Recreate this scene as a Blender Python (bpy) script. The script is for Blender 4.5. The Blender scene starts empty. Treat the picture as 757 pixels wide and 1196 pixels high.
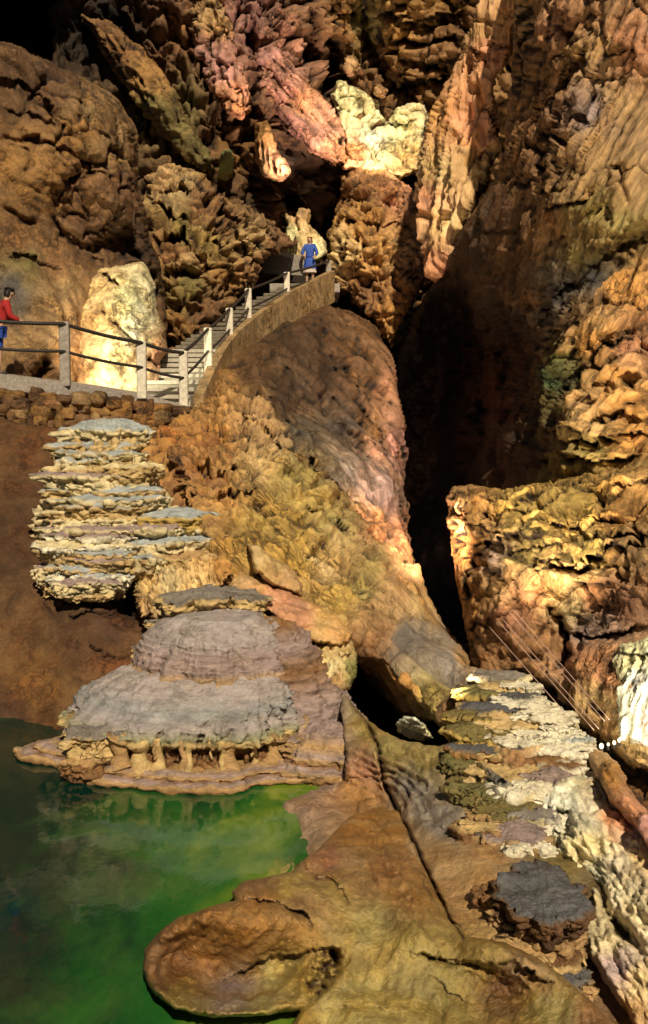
import bpy, math, random
import numpy as np

random.seed(7)
RNG = np.random.RandomState(11)
SC = bpy.context.scene
COL = SC.collection

# ------------------------------------------------------------------ camera geometry (real metres, water level z = 0)
PW, PH, FOC = 757.0, 1196.0, 1282.0
EYE = np.array([0.0, 0.0, 4.0])
PITCH = math.radians(5.27)
FWD = np.array([0, math.cos(PITCH), -math.sin(PITCH)])
UP = np.array([0, math.sin(PITCH), math.cos(PITCH)])
RIGHT = np.array([1.0, 0, 0])

def ray(px, py):
    px = np.asarray(px, float); py = np.asarray(py, float)
    x = (px - PW / 2) / FOC; y = (PH / 2 - py) / FOC
    return FWD + x[..., None] * RIGHT + y[..., None] * UP

def P(px, py, d):
    return EYE + ray(px, py) * np.asarray(d, float)[..., None]

def at_z(px, py, z):
    r = ray(px, py)
    return (z - EYE[2]) / r[..., 2]

# ------------------------------------------------------------------ noise
_perm = RNG.permutation(256)
_perm = np.concatenate([_perm, _perm, _perm])
_g = RNG.normal(size=(256, 3)); _g /= np.linalg.norm(_g, axis=1)[:, None]
_cellr = RNG.rand(256, 4)

def perlin(p):
    i = np.floor(p).astype(np.int64); f = p - i
    i &= 255
    u = f * f * f * (f * (f * 6 - 15) + 10)
    out = 0
    for dx in (0, 1):
        wx = u[:, 0] if dx else 1 - u[:, 0]
        ax = _perm[(i[:, 0] + dx) & 255]
        for dy in (0, 1):
            wy = u[:, 1] if dy else 1 - u[:, 1]
            ay = _perm[ax + ((i[:, 1] + dy) & 255)]
            for dz in (0, 1):
                wz = u[:, 2] if dz else 1 - u[:, 2]
                h = _perm[ay + ((i[:, 2] + dz) & 255)]
                g = _g[h]
                dot = g[:, 0] * (f[:, 0] - dx) + g[:, 1] * (f[:, 1] - dy) + g[:, 2] * (f[:, 2] - dz)
                out = out + wx * wy * wz * dot
    return out * 1.5

def fbm(p, oct=4, gain=.5, ridge=False):
    s = 0; a = 1.0; t = 0
    for k in range(oct):
        n = perlin(p * (2.03 ** k) + 17.3 * k)
        if ridge: n = 1 - 2 * np.abs(n)
        s = s + a * n; t += a; a *= gain
    return s / t

def worley(p):
    i = np.floor(p).astype(np.int64); f = p - i
    d1 = np.full(len(p), 9.0); d2 = np.full(len(p), 9.0); cid = np.zeros(len(p))
    for dx in (-1, 0, 1):
        for dy in (-1, 0, 1):
            for dz in (-1, 0, 1):
                h = _perm[_perm[_perm[(i[:, 0] + dx) & 255] + ((i[:, 1] + dy) & 255)] + ((i[:, 2] + dz) & 255)]
                c = _cellr[h]
                d = np.sqrt((dx + c[:, 0] - f[:, 0]) ** 2 + (dy + c[:, 1] - f[:, 1]) ** 2 + (dz + c[:, 2] - f[:, 2]) ** 2)
                m = d < d1
                d2 = np.where(m, d1, np.minimum(d2, d)); cid = np.where(m, c[:, 3], cid); d1 = np.where(m, d, d1)
    return d1, d2, cid

def sstep(a, b, x):
    t = np.clip((x - a) / (b - a), 0, 1); return t * t * (3 - 2 * t)

# ------------------------------------------------------------------ palette (linear base colours)
C = dict(ochre=(.42, .225, .07), tan=(.49, .31, .14), brown=(.165, .085, .038), dark=(.065, .034, .018), black=(.012, .008, .006),
         pink=(.55, .27, .15), rose=(.46, .235, .19), cream=(.74, .62, .36), white=(.86, .79, .60), grey=(.24, .21, .18),
         blue=(.36, .41, .44), olive=(.20, .16, .055), yellow=(.56, .39, .11), red=(.20, .045, .02), slate=(.13, .13, .135),
         moss=(.15, .16, .05), green=(.12, .20, .09), mauve=(.36, .27, .25), umber=(.26, .135, .055), sand=(.62, .44, .20))

# ------------------------------------------------------------------ objects
def mesh_obj(name, v, faces, mat, parent=None, col=None, cav=None, smooth=True, origin=None, kind=None, label=None, cat=None, group=None):
    v = np.asarray(v, float)
    if origin is None:
        if parent is not None: origin = np.array(parent.matrix_world.translation) if False else np.array(parent.location)
        else: origin = np.array([v[:, 0].mean(), v[:, 1].mean(), v[:, 2].min()])
    me = bpy.data.meshes.new(name)
    vv = v - origin
    if isinstance(faces, np.ndarray) and faces.ndim == 2:
        n, k = faces.shape
        me.vertices.add(len(vv)); me.vertices.foreach_set('co', vv.astype(np.float32).ravel())
        me.loops.add(n * k); me.loops.foreach_set('vertex_index', faces.astype(np.int32).ravel())
        me.polygons.add(n); me.polygons.foreach_set('loop_start', np.arange(0, n * k, k, dtype=np.int32))
        me.update(calc_edges=True); me.validate()
    else:
        me.from_pydata([tuple(x) for x in vv], [], [tuple(f) for f in faces]); me.update()
    if len(me.vertices) == len(vv):
        c4 = np.ones((len(vv), 4), np.float32)
        c4[:, :3] = .3 if col is None else col
        a = me.attributes.new('Col', 'FLOAT_COLOR', 'POINT'); a.data.foreach_set('color', c4.ravel())
        b = me.attributes.new('cav', 'FLOAT', 'POINT')
        b.data.foreach_set('value', (np.zeros(len(vv)) if cav is None else cav).astype(np.float32))
    me.polygons.foreach_set('use_smooth', np.full(len(me.polygons), smooth, dtype=bool))
    me.materials.append(mat)
    o = bpy.data.objects.new(name, me); COL.objects.link(o)
    if parent is not None:
        o.parent = parent
    else:
        o.location = origin
    tag(o, label, cat, group, kind)
    return o

def tag(o, label=None, cat=None, group=None, kind=None):
    if label: o['label'] = label
    if cat: o['category'] = cat
    if group: o['group'] = group
    if kind: o['kind'] = kind
    return o

def empty(name, loc, label=None, cat=None, group=None):
    o = bpy.data.objects.new(name, None); COL.objects.link(o); o.location = loc
    o.empty_display_size = .2
    return tag(o, label, cat, group)

# ------------------------------------------------------------------ materials
def nd(nt, t, **k):
    n = nt.nodes.new(t)
    for a, b in k.items(): setattr(n, a, b)
    return n

def rock_mat(name, scale=1.0, bump=.6, rough=.72, contrast=1.0, spec=.3, stain=(.05, .03, .02), stain_shade_amt=.55, zsq=1.0, grain=1.0, hue=(.30, .2, .1), vein=.85, flow=None):
    m = bpy.data.materials.new(name); m.use_nodes = True
    nt = m.node_tree; nt.nodes.clear(); L = nt.links.new
    out = nd(nt, 'ShaderNodeOutputMaterial'); bs = nd(nt, 'ShaderNodeBsdfPrincipled'); L(bs.outputs[0], out.inputs[0])
    geo = nd(nt, 'ShaderNodeNewGeometry'); mp = nd(nt, 'ShaderNodeMapping'); pos = geo.outputs['Position']
    if flow is not None:                           # grain drawn out along the direction the flowstone ran
        mr_ = nd(nt, 'ShaderNodeMapping'); mr_.inputs['Rotation'].default_value = (0, math.radians(flow), 0); L(pos, mr_.inputs[0]); pos = mr_.outputs[0]
    L(pos, mp.inputs[0])
    mp.inputs['Scale'].default_value = (scale, scale, scale * zsq)
    at = nd(nt, 'ShaderNodeAttribute', attribute_name='Col'); ca = nd(nt, 'ShaderNodeAttribute', attribute_name='cav')
    n1 = nd(nt, 'ShaderNodeTexNoise'); n1.inputs['Scale'].default_value = 3.1; n1.inputs['Detail'].default_value = 9; n1.inputs['Roughness'].default_value = .62
    n2 = nd(nt, 'ShaderNodeTexNoise'); n2.inputs['Scale'].default_value = 17; n2.inputs['Detail'].default_value = 7; n2.inputs['Roughness'].default_value = .7
    n3 = nd(nt, 'ShaderNodeTexNoise'); n3.inputs['Scale'].default_value = 1.1; n3.inputs['Detail'].default_value = 6; n3.inputs['Distortion'].default_value = .8
    vo = nd(nt, 'ShaderNodeTexVoronoi'); vo.feature = 'DISTANCE_TO_EDGE'; vo.inputs['Scale'].default_value = 7.0
    wp = nd(nt, 'ShaderNodeVectorMath', operation='ADD')
    for n in (n1, n2, n3): L(mp.outputs[0], n.inputs['Vector'])
    sc = nd(nt, 'ShaderNodeVectorMath', operation='SCALE'); L(n1.outputs['Color'], sc.inputs[0]); sc.inputs['Scale'].default_value = .35
    L(mp.outputs[0], wp.inputs[0]); L(sc.outputs[0], wp.inputs[1]); L(wp.outputs[0], vo.inputs['Vector'])
    def mr(src, a, b, c, d):
        r = nd(nt, 'ShaderNodeMapRange'); L(src, r.inputs[0])
        for k, q in zip((1, 2, 3, 4), (a, b, c, d)): r.inputs[k].default_value = q
        return r.outputs[0]
    v1 = mr(n1.outputs['Fac'], .3, .7, 1 - .42 * contrast, 1 + .40 * contrast)
    v2 = mr(n2.outputs['Fac'], .3, .7, 1 - .30 * contrast, 1 + .28 * contrast)
    mu = nd(nt, 'ShaderNodeMath', operation='MULTIPLY'); L(v1, mu.inputs[0]); L(v2, mu.inputs[1])
    # hue drift
    hx = nd(nt, 'ShaderNodeMix', data_type='RGBA'); hx.blend_type = 'MULTIPLY'
    L(mr(n3.outputs['Fac'], .42, .68, 0, .8), hx.inputs[0]); L(at.outputs['Color'], hx.inputs[6]); hx.inputs[7].default_value = (min(1, hue[0] / hue[0] * 1.0), hue[1] / hue[0] * 1.25, hue[2] / hue[0] * 1.55, 1)
    vs = nd(nt, 'ShaderNodeVectorMath', operation='SCALE'); L(hx.outputs[2], vs.inputs[0]); L(mu.outputs[0], vs.inputs['Scale'])
    # mineral stain on blotches and in crevices, darkened further there as painted crease shade
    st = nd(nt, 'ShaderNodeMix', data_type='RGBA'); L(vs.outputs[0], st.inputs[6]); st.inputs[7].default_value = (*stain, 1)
    blot = mr(n1.outputs['Fac'], .56, .75, 0, .5 * stain_shade_amt)
    cv = nd(nt, 'ShaderNodeMath', operation='MULTIPLY'); L(ca.outputs['Fac'], cv.inputs[0]); cv.inputs[1].default_value = stain_shade_amt * 2.2
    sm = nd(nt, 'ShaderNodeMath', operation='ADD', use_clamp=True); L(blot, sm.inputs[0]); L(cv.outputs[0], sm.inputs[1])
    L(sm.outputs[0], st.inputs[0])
    # thin dark fissures at two sizes, gathered in patches
    def fiss(sc_, wd, seed):
        nz = nd(nt, 'ShaderNodeTexNoise'); nz.inputs['Scale'].default_value = sc_; nz.inputs['Detail'].default_value = 7; nz.inputs['Roughness'].default_value = .55; nz.inputs['Distortion'].default_value = .7
        mo = nd(nt, 'ShaderNodeVectorMath', operation='ADD'); L(mp.outputs[0], mo.inputs[0]); mo.inputs[1].default_value = (seed, seed * 2, seed * 3); L(mo.outputs[0], nz.inputs['Vector'])
        sb = nd(nt, 'ShaderNodeMath', operation='SUBTRACT'); L(nz.outputs['Fac'], sb.inputs[0]); sb.inputs[1].default_value = .5
        ab = nd(nt, 'ShaderNodeMath', operation='ABSOLUTE'); L(sb.outputs[0], ab.inputs[0])
        ln = mr(ab.outputs[0], 0, wd, 1, 0)
        gate = mr(n3.outputs['Fac'], .42, .62, .0, 1.0)
        mm = nd(nt, 'ShaderNodeMath', operation='MULTIPLY'); L(ln, mm.inputs[0]); L(gate, mm.inputs[1]); return mm.outputs[0]
    f1, f2 = fiss(1.3, .030, 3.0), fiss(4.5, .040, 11.0)
    fm = nd(nt, 'ShaderNodeMath', operation='MAXIMUM'); L(f1, fm.inputs[0]); L(f2, fm.inputs[1])
    fv = nd(nt, 'ShaderNodeMath', operation='MULTIPLY'); L(fm.outputs[0], fv.inputs[0]); fv.inputs[1].default_value = vein
    s2 = nd(nt, 'ShaderNodeMix', data_type='RGBA'); L(fv.outputs[0], s2.inputs[0]); L(st.outputs[2], s2.inputs[6]); s2.inputs[7].default_value = (stain[0] * .3, stain[1] * .3, stain[2] * .3, 1)
    L(s2.outputs[2], bs.inputs['Base Color'])
    rr = mr(n2.outputs['Fac'], .3, .7, rough - .16, min(1, rough + .14)); L(rr, bs.inputs['Roughness'])
    bs.inputs['Specular IOR Level'].default_value = spec
    # relief finer than the mesh
    n4 = nd(nt, 'ShaderNodeTexNoise'); n4.inputs['Scale'].default_value = 60 * grain; n4.inputs['Detail'].default_value = 4; L(mp.outputs[0], n4.inputs['Vector'])
    e = mr(vo.outputs['Distance'], 0, .12, 0, 1)
    a1 = nd(nt, 'ShaderNodeMath', operation='MULTIPLY_ADD'); L(n2.outputs['Fac'], a1.inputs[0]); a1.inputs[1].default_value = 1.0; L(n1.outputs['Fac'], a1.inputs[2])
    a2 = nd(nt, 'ShaderNodeMath', operation='MULTIPLY_ADD'); L(e, a2.inputs[0]); a2.inputs[1].default_value = .16; L(a1.outputs[0], a2.inputs[2])
    a3 = nd(nt, 'ShaderNodeMath', operation='MULTIPLY_ADD'); L(n4.outputs['Fac'], a3.inputs[0]); a3.inputs[1].default_value = .36; L(a2.outputs[0], a3.inputs[2])
    a5 = nd(nt, 'ShaderNodeMath', operation='MULTIPLY_ADD'); L(fv.outputs[0], a5.inputs[0]); a5.inputs[1].default_value = -.55; L(a3.outputs[0], a5.inputs[2]); a3 = a5
    bp = nd(nt, 'ShaderNodeBump'); bp.inputs['Strength'].default_value = bump; bp.inputs['Distance'].default_value = .11 / scale
    L(a3.outputs[0], bp.inputs['Height']); L(bp.outputs[0], bs.inputs['Normal'])
    return m

def plain_mat(name, col, rough=.6, bump=.15, scale=25, var=.25, metal=0, emit=None, estr=0, spec=.4):
    m = bpy.data.materials.new(name); m.use_nodes = True
    nt = m.node_tree; bs = nt.nodes['Principled BSDF']; L = nt.links.new
    tc = nd(nt, 'ShaderNodeTexCoord'); n = nd(nt, 'ShaderNodeTexNoise'); n.inputs['Scale'].default_value = scale; n.inputs['Detail'].default_value = 6
    L(tc.outputs['Object'], n.inputs['Vector'])
    r = nd(nt, 'ShaderNodeMapRange'); L(n.outputs['Fac'], r.inputs[0])
    for k, q in zip((1, 2, 3, 4), (.3, .7, 1 - var, 1 + var)): r.inputs[k].default_value = q
    s = nd(nt, 'ShaderNodeVectorMath', operation='SCALE'); s.inputs[0].default_value = col; L(r.outputs[0], s.inputs['Scale'])
    L(s.outputs[0], bs.inputs['Base Color']); bs.inputs['Roughness'].default_value = rough; bs.inputs['Metallic'].default_value = metal
    bs.inputs['Specular IOR Level'].default_value = spec
    b = nd(nt, 'ShaderNodeBump'); b.inputs['Strength'].default_value = bump; b.inputs['Distance'].default_value = .02; L(n.outputs['Fac'], b.inputs['Height']); L(b.outputs[0], bs.inputs['Normal'])
    if emit:
        bs.inputs['Emission Color'].default_value = (*emit, 1); bs.inputs['Emission Strength'].default_value = estr
    return m

# ------------------------------------------------------------------ interpolation
def tps(cx, cy, cv, X, Y, smooth=0.0):
    s = 200.0
    c = np.stack([cx, cy], 1) / s; n = len(c)
    r = np.linalg.norm(c[:, None] - c[None], axis=2)
    K = np.where(r > 0, r * r * np.log(np.maximum(r, 1e-9)), 0) + np.eye(n) * smooth
    Pm = np.hstack([np.ones((n, 1)), c])
    A = np.zeros((n + 3, n + 3)); A[:n, :n] = K; A[:n, n:] = Pm; A[n:, :n] = Pm.T
    w = np.linalg.solve(A + np.eye(n + 3) * 1e-9, np.concatenate([cv, np.zeros(3)]))
    out = w[n] + w[n + 1] * X / s + w[n + 2] * Y / s
    for k in range(n):
        rr = (X / s - c[k, 0]) ** 2 + (Y / s - c[k, 1]) ** 2
        out = out + w[k] * .5 * rr * np.log(np.maximum(rr, 1e-12))
    return out

def idw(pts, vals, X, Y, p=3.0):
    acc = 0; tot = 0
    for (x, y), v in zip(pts, vals):
        w = ((X - x) ** 2 + (Y - y) ** 2 + 30) ** (-p / 2)
        acc = acc + w[:, None] * np.asarray(v)[None]; tot = tot + w
    return acc / tot[:, None]

def poly_sdf(poly, X, Y):                         # positive inside
    poly = np.asarray(poly, float); n = len(poly)
    d = np.full(X.shape, 1e9); ins = np.zeros(X.shape, bool)
    for k in range(n):
        a = poly[k]; b = poly[(k + 1) % n]; e = b - a
        t = np.clip(((X - a[0]) * e[0] + (Y - a[1]) * e[1]) / (e @ e + 1e-12), 0, 1)
        d = np.minimum(d, np.hypot(X - a[0] - t * e[0], Y - a[1] - t * e[1]))
        c = (a[1] > Y) != (b[1] > Y)
        xi = a[0] + (Y - a[1]) / ((b[1] - a[1]) if b[1] != a[1] else 1e-9) * e[0]
        ins ^= c & (X < xi)
    return np.where(ins, d, -d)

def line_dist(pts, X, Y):                         # distance and signed side (positive = below / right-hand of the stroke)
    best = np.full(X.shape, 1e9); side = np.zeros(X.shape); tt = np.zeros(X.shape)
    pts = np.asarray(pts, float); n = len(pts) - 1
    for k in range(n):
        a, b = pts[k], pts[k + 1]; e = b - a; l2 = e @ e + 1e-9
        t = np.clip(((X - a[0]) * e[0] + (Y - a[1]) * e[1]) / l2, 0, 1)
        d = np.hypot(X - a[0] - t * e[0], Y - a[1] - t * e[1])
        s = ((Y - a[1]) * e[0] - (X - a[0]) * e[1]) / math.sqrt(l2)
        m = d < best
        best = np.where(m, d, best); side = np.where(m, s, side); tt = np.where(m, (k + t) / n, tt)
    return best, side, tt

def masks(ms, X, Y):
    m = 0
    for x, y, r in ms: m = m + np.exp(-((X - x) ** 2 + (Y - y) ** 2) / (r * r))
    return np.clip(m * 1.3, 0, 1)

def layer_disp(ly, p, X, Y):
    kind, lam, amp = ly[0], np.asarray(ly[1], float), ly[2]
    opt = ly[3] if len(ly) > 3 else {}
    q = p.copy()
    if 'tilt' in opt:                               # rotate the pattern in the picture plane (degrees)
        a = math.radians(opt['tilt']); x, z = q[:, 0].copy(), q[:, 2].copy()
        q[:, 0] = x * math.cos(a) + z * math.sin(a); q[:, 2] = -x * math.sin(a) + z * math.cos(a)
    q = q / lam + opt.get('seed', 0) * 7.77
    if kind == 'fbm': d = fbm(q, opt.get('oct', 5), opt.get('gain', .5))
    elif kind == 'ridge': d = fbm(q, opt.get('oct', 4), opt.get('gain', .5), True) - .3
    elif kind == 'billow': d = np.abs(fbm(q, 3)) * 2 - .4
    elif kind in ('cell', 'chunk'):
        w = np.stack([fbm(q * 1.3 + k * 31, 3) for k in range(3)], 1) * opt.get('warp', .35)
        d1, d2, cid = worley(q + w)
        if kind == 'cell': d = np.sqrt(np.clip(1 - d1 * d1, 0, 1)) - .6 + (cid - .5) * .5
        else: d = (cid - .5) * .9 - .7 * (1 - sstep(0, opt.get('crack', .14), d2 - d1)) + .35 * (.5 - d1)
    elif kind == 'strata':
        s = q[:, 2] + .55 * fbm(q * np.array([.35, .35, .25]) + 5, 3) + .12 * fbm(q * np.array([1.6, 1.6, .4]), 3)
        f = s - np.floor(s); lid = np.floor(s)
        d = f ** 1.7 * sstep(1.0, .93, f) - .35 + .5 * perlin(np.stack([q[:, 0] * .5, q[:, 1] * .5, lid * 3.7], 1))
        d = d * (.75 + .5 * fbm(q * np.array([2.5, 2.5, .3]) + 9, 3))
    elif kind == 'crag':                           # rounded lumps parted by sharp creases, at several sizes
        w = np.stack([perlin(q * .7 + k * 31) for k in range(3)], 1) * opt.get('warp', .35)
        q = q + w; d = 0; a = 1.0; tt = 0; gn = opt.get('gain', .43)
        for k in range(opt.get('oct', 5)):
            d = d + a * np.minimum(np.abs(perlin(q * 2.07 ** k + 11.7 * k)) * 1.6, .8); tt += a; a *= gn
        d = d / tt * 2 - .75
    elif kind == 'flute':
        d = np.abs(fbm(q * np.array([1, 1, .12]), 3)) * -2 + .35 + .25 * perlin(q * np.array([2.7, 2.7, .2]))
    m = masks(opt['mask'], X, Y) if 'mask' in opt else 1
    if 'patch' in opt: m = m * (.12 + .88 * sstep(-.22, .38, fbm(p / opt['patch'] + 61, 3)))
    if 'not' in opt: m = m * (1 - masks(opt['not'], X, Y))
    return amp * d * m

def stroke_disp(st, X, Y, p):
    """st = (kind, pts, width_px, depth_m)"""
    kind, pts, w, dep = st[:4]
    pa = np.asarray(pts, float)
    sel = (X > pa[:, 0].min() - 5 * w - 8) & (X < pa[:, 0].max() + 5 * w + 8) & (Y > pa[:, 1].min() - 5 * w - 8) & (Y < pa[:, 1].max() + 5 * w + 8)
    out = np.zeros(X.shape)
    if not sel.any(): return out
    x, y = X[sel], Y[sel]
    q = np.stack([x, y, np.full_like(x, pa[0, 0] + pa[0, 1])], 1)
    j = min(w, 9) * 1.3 + 2
    x = x + j * fbm(q / 14 + 3, 3); y = y + j * fbm(q / 14 + 40, 3)
    d, s, t = line_dist(pa, x, y)
    taper = np.clip(np.minimum(t, 1 - t) * 5, .0, 1) ** .7 * (.75 + .5 * perlin(np.stack([x / 19, y / 19, x * 0 + 7], 1))) if kind not in ('hole', 'ridge0') else 1
    if kind in ('crack', 'hole'): v = -np.exp(-(d / w) ** 2)
    elif kind in ('ridge', 'ridge0'): v = np.exp(-(d / w) ** 2)
    elif kind == 'ledge':                          # lip above the line, undercut below it
        v = np.where(s < 0, .35 * np.exp(-(d / (2.6 * w)) ** 2), -1.0 * np.exp(-(d / (1.3 * w)) ** 2))
        v = v * sstep(0, .18, d / w + .08)
    out[sel] = v * dep * taper
    return out

def sheet(name, poly, depth, colors, mat, step=2.0, rim=(10, .5), ragged=(3, 18), layers=(), strokes=(), skirt=1.5, tone=1.0, cwarp=14, cavk=1.0, **tags):
    """A rock face: outline and depths are given as places in the cave (direction from the eye + distance), then weathered in world space."""
    poly = np.asarray(poly, float)
    x0, y0 = poly.min(0) - 6; x1, y1 = poly.max(0) + 6
    nx = int((x1 - x0) / step) + 1; ny = int((y1 - y0) / step) + 1
    gx, gy = np.meshgrid(x0 + np.arange(nx) * step, y0 + np.arange(ny) * step)
    X, Y = gx.ravel(), gy.ravel()
    sd = poly_sdf(poly, X, Y)
    if ragged:
        q = np.stack([X / ragged[1], Y / ragged[1], np.full_like(X, poly[0, 0] * .13)], 1)
        sd = sd + ragged[0] * fbm(q, 4, .6)
    S = sd.reshape(ny, nx)
    gyy, gxx = np.gradient(S, step)
    gl = np.maximum(gxx ** 2 + gyy ** 2, .2)
    neg = S < 0
    SX = np.where(neg, gx - np.maximum(S, -1.5 * step) * gxx / gl, gx); SY = np.where(neg, gy - np.maximum(S, -1.5 * step) * gyy / gl, gy)
    dp = np.array([(x, y, d) for x, y, d in depth], float)
    X2, Y2 = SX.ravel(), SY.ravel()
    D = tps(dp[:, 0], dp[:, 1], dp[:, 2], X2, Y2, .002)
    t = np.clip(S.ravel() / rim[0], 0, 1)
    D = D + rim[1] * (1 - np.sqrt(np.clip(1 - (1 - t) ** 2, 0, 1)))
    D = np.clip(D, dp[:, 2].min() * .8, dp[:, 2].max() * 1.25 + rim[1])
    V = P(X2, Y2, D)
    G = V.reshape(ny, nx, 3)
    du = np.gradient(G, axis=1); dv = np.gradient(G, axis=0)
    N = np.cross(dv, du).reshape(-1, 3); N /= np.linalg.norm(N, axis=1)[:, None] + 1e-12
    R = ray(X2, Y2)
    N = np.where((np.sum(N * R, 1) > 0)[:, None], -N, N)
    R = R / np.linalg.norm(R, axis=1)[:, None]
    N = N - .6 * R; N /= np.linalg.norm(N, axis=1)[:, None]
    disp = np.zeros(len(V))
    for ly in layers: disp += layer_disp(ly, V, X2, Y2)
    sdisp = np.zeros(len(V))
    for st in strokes: sdisp += stroke_disp(st, X2, Y2, V)
    V = V + N * (disp * (.35 + .65 * t))[:, None] - R * sdisp[:, None]
    tot = (disp + sdisp).reshape(ny, nx)
    bl = tot.copy()
    for _ in range(5):
        b = np.pad(bl, 1, mode='edge'); bl = (b[:-2, 1:-1] + b[2:, 1:-1] + b[1:-1, :-2] + b[1:-1, 2:] + 2 * bl) / 6
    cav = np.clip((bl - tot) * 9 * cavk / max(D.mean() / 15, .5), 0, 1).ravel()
    # colour by place, edges wandering with noise
    cp = [(c[0], c[1]) for c in colors]; cvs = [np.array(C[c[2]]) * (c[3] if len(c) > 3 else 1) for c in colors]
    q = np.stack([X2 / 40, Y2 / 40, np.zeros_like(X2)], 1)
    CX = X2 + cwarp * fbm(q + 3, 4, .6) * 1.6; CY = Y2 + cwarp * fbm(q + 50, 4, .6) * 1.6
    col = np.clip(idw(cp, cvs, CX, CY) * tone * (1.28 if tone == 1.0 else 1.0), 0, .88)
    idx = np.arange(nx * ny).reshape(ny, nx)
    quad = np.stack([idx[:-1, :-1], idx[1:, :-1], idx[1:, 1:], idx[:-1, 1:]], -1).reshape(-1, 4)
    keep = (S.ravel()[quad] > 0).any(1); quad = quad[keep]
    used = np.unique(quad); remap = -np.ones(nx * ny, int); remap[used] = np.arange(len(used))
    quad = remap[quad]; V = V[used]; col = col[used]; cav = cav[used]; Rr = R[used]; 
    # skirt going back into the rock behind
    ed = np.concatenate([quad[:, [0, 1]], quad[:, [1, 2]], quad[:, [2, 3]], quad[:, [3, 0]]])
    key = np.sort(ed, 1); kk = key[:, 0] * 10 ** 7 + key[:, 1]
    _, inv, cnt = np.unique(kk, return_inverse=True, return_counts=True)
    be = ed[cnt[inv] == 1]
    bv = np.unique(be); bm = -np.ones(len(V), int); bm[bv] = len(V) + np.arange(len(bv))
    V = np.vstack([V, V[bv] + Rr[bv] * skirt]); col = np.vstack([col, col[bv]]); cav = np.concatenate([cav, cav[bv]])
    sk = np.stack([be[:, 1], be[:, 0], bm[be[:, 0]], bm[be[:, 1]]], 1)
    return mesh_obj(name, V, np.vstack([quad, sk]), mat, col=col, cav=cav, **tags)

# ------------------------------------------------------------------ small solids
class MB:
    """collects shapes, builds ONE mesh object"""
    def __init__(s): s.v = []; s.f = []; s.c = []
    def add(s, v, f, c=(.3, .3, .3)):
        k = len(s.v); s.v += [np.asarray(x, float) for x in v]; s.f += [tuple(i + k for i in q) for q in f]; s.c += [c] * len(v)
    def box(s, o, ax, ay, az, c=(.3, .3, .3), bev=.0):
        """o = centre; ax, ay, az half-extent vectors; chamfered when bev > 0"""
        o, ax, ay, az = (np.asarray(q, float) for q in (o, ax, ay, az))
        if bev <= 0:
            v = [o + i * ax + j * ay + k * az for i in (-1, 1) for j in (-1, 1) for k in (-1, 1)]
            s.add(v, [(0, 1, 3, 2), (4, 6, 7, 5), (0, 4, 5, 1), (2, 3, 7, 6), (0, 2, 6, 4), (1, 5, 7, 3)], c); return
        A = [ax, ay, az]; Ls = [np.linalg.norm(a) for a in A]; v = []; ix = {}
        for i in (-1, 1):
            for j in (-1, 1):
                for k in (-1, 1):
                    for m in range(3):
                        sg = [i, j, k]; p = o.copy()
                        for n in range(3): p = p + A[n] * sg[n] * (1 if n == m else max(0, 1 - bev / Ls[n]))
                        ix[(i, j, k, m)] = len(v); v.append(p)
        f = []
        for m in range(3):
            a, b = [n for n in range(3) if n != m]
            for sgn in (-1, 1):
                q = []
                for (u, w) in ((-1, -1), (1, -1), (1, 1), (-1, 1)):
                    t = [0, 0, 0]; t[m] = sgn; t[a] = u; t[b] = w; q.append(ix[(*t, m)])
                f.append(tuple(q))
        for m in range(3):
            a, b = [n for n in range(3) if n != m]
            for u in (-1, 1):
                for w in (-1, 1):
                    t = [0, 0, 0]; t[a] = u; t[b] = w; t1 = t[:]; t1[m] = -1; t2 = t[:]; t2[m] = 1
                    f.append((ix[(*t1, a)], ix[(*t2, a)], ix[(*t2, b)], ix[(*t1, b)]))
        for i in (-1, 1):
            for j in (-1, 1):
                for k in (-1, 1): f.append(tuple(ix[(i, j, k, m)] for m in range(3)))
        s.add(v, f, c)
    def tube(s, pts, r, n=8, c=(.3, .3, .3), cap=True):
        pts = [np.asarray(p, float) for p in pts]; rs = r if hasattr(r, '__len__') else [r] * len(pts)
        v = []; f = []; m = len(pts); ref = None
        for i, p in enumerate(pts):
            t = pts[min(i + 1, m - 1)] - pts[max(i - 1, 0)]; t /= np.linalg.norm(t) + 1e-12
            if ref is None:
                ref = np.array([0, 0, 1.0]) if abs(t[2]) < .9 else np.array([1.0, 0, 0])
            u = np.cross(t, ref); u /= np.linalg.norm(u) + 1e-12; w = np.cross(u, t); ref = w
            for k in range(n):
                a = 2 * math.pi * k / n; v.append(p + rs[i] * (math.cos(a) * u + math.sin(a) * w))
        for i in range(m - 1):
            for k in range(n):
                f.append((i * n + k, i * n + (k + 1) % n, (i + 1) * n + (k + 1) % n, (i + 1) * n + k))
        if cap: f.append(tuple(range(n))[::-1]); f.append(tuple((m - 1) * n + k for k in range(n)))
        s.add(v, f, c)
    def ball(s, o, rx, ry, rz, c=(.3, .3, .3), nu=14, nv=9):
        v = []; f = []
        for i in range(nv + 1):
            ph = math.pi * i / nv
            for k in range(nu):
                a = 2 * math.pi * k / nu
                v.append(np.asarray(o, float) + np.array([rx * math.sin(ph) * math.cos(a), ry * math.sin(ph) * math.sin(a), rz * math.cos(ph)]))
        for i in range(nv):
            for k in range(nu): f.append((i * nu + k, (i + 1) * nu + k, (i + 1) * nu + (k + 1) % nu, i * nu + (k + 1) % nu))
        s.add(v, f, c)
    def build(s, name, mat, parent=None, smooth=False, **k):
        return mesh_obj(name, np.array(s.v), s.f, mat, parent, col=np.array(s.c), smooth=smooth, **k)

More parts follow.
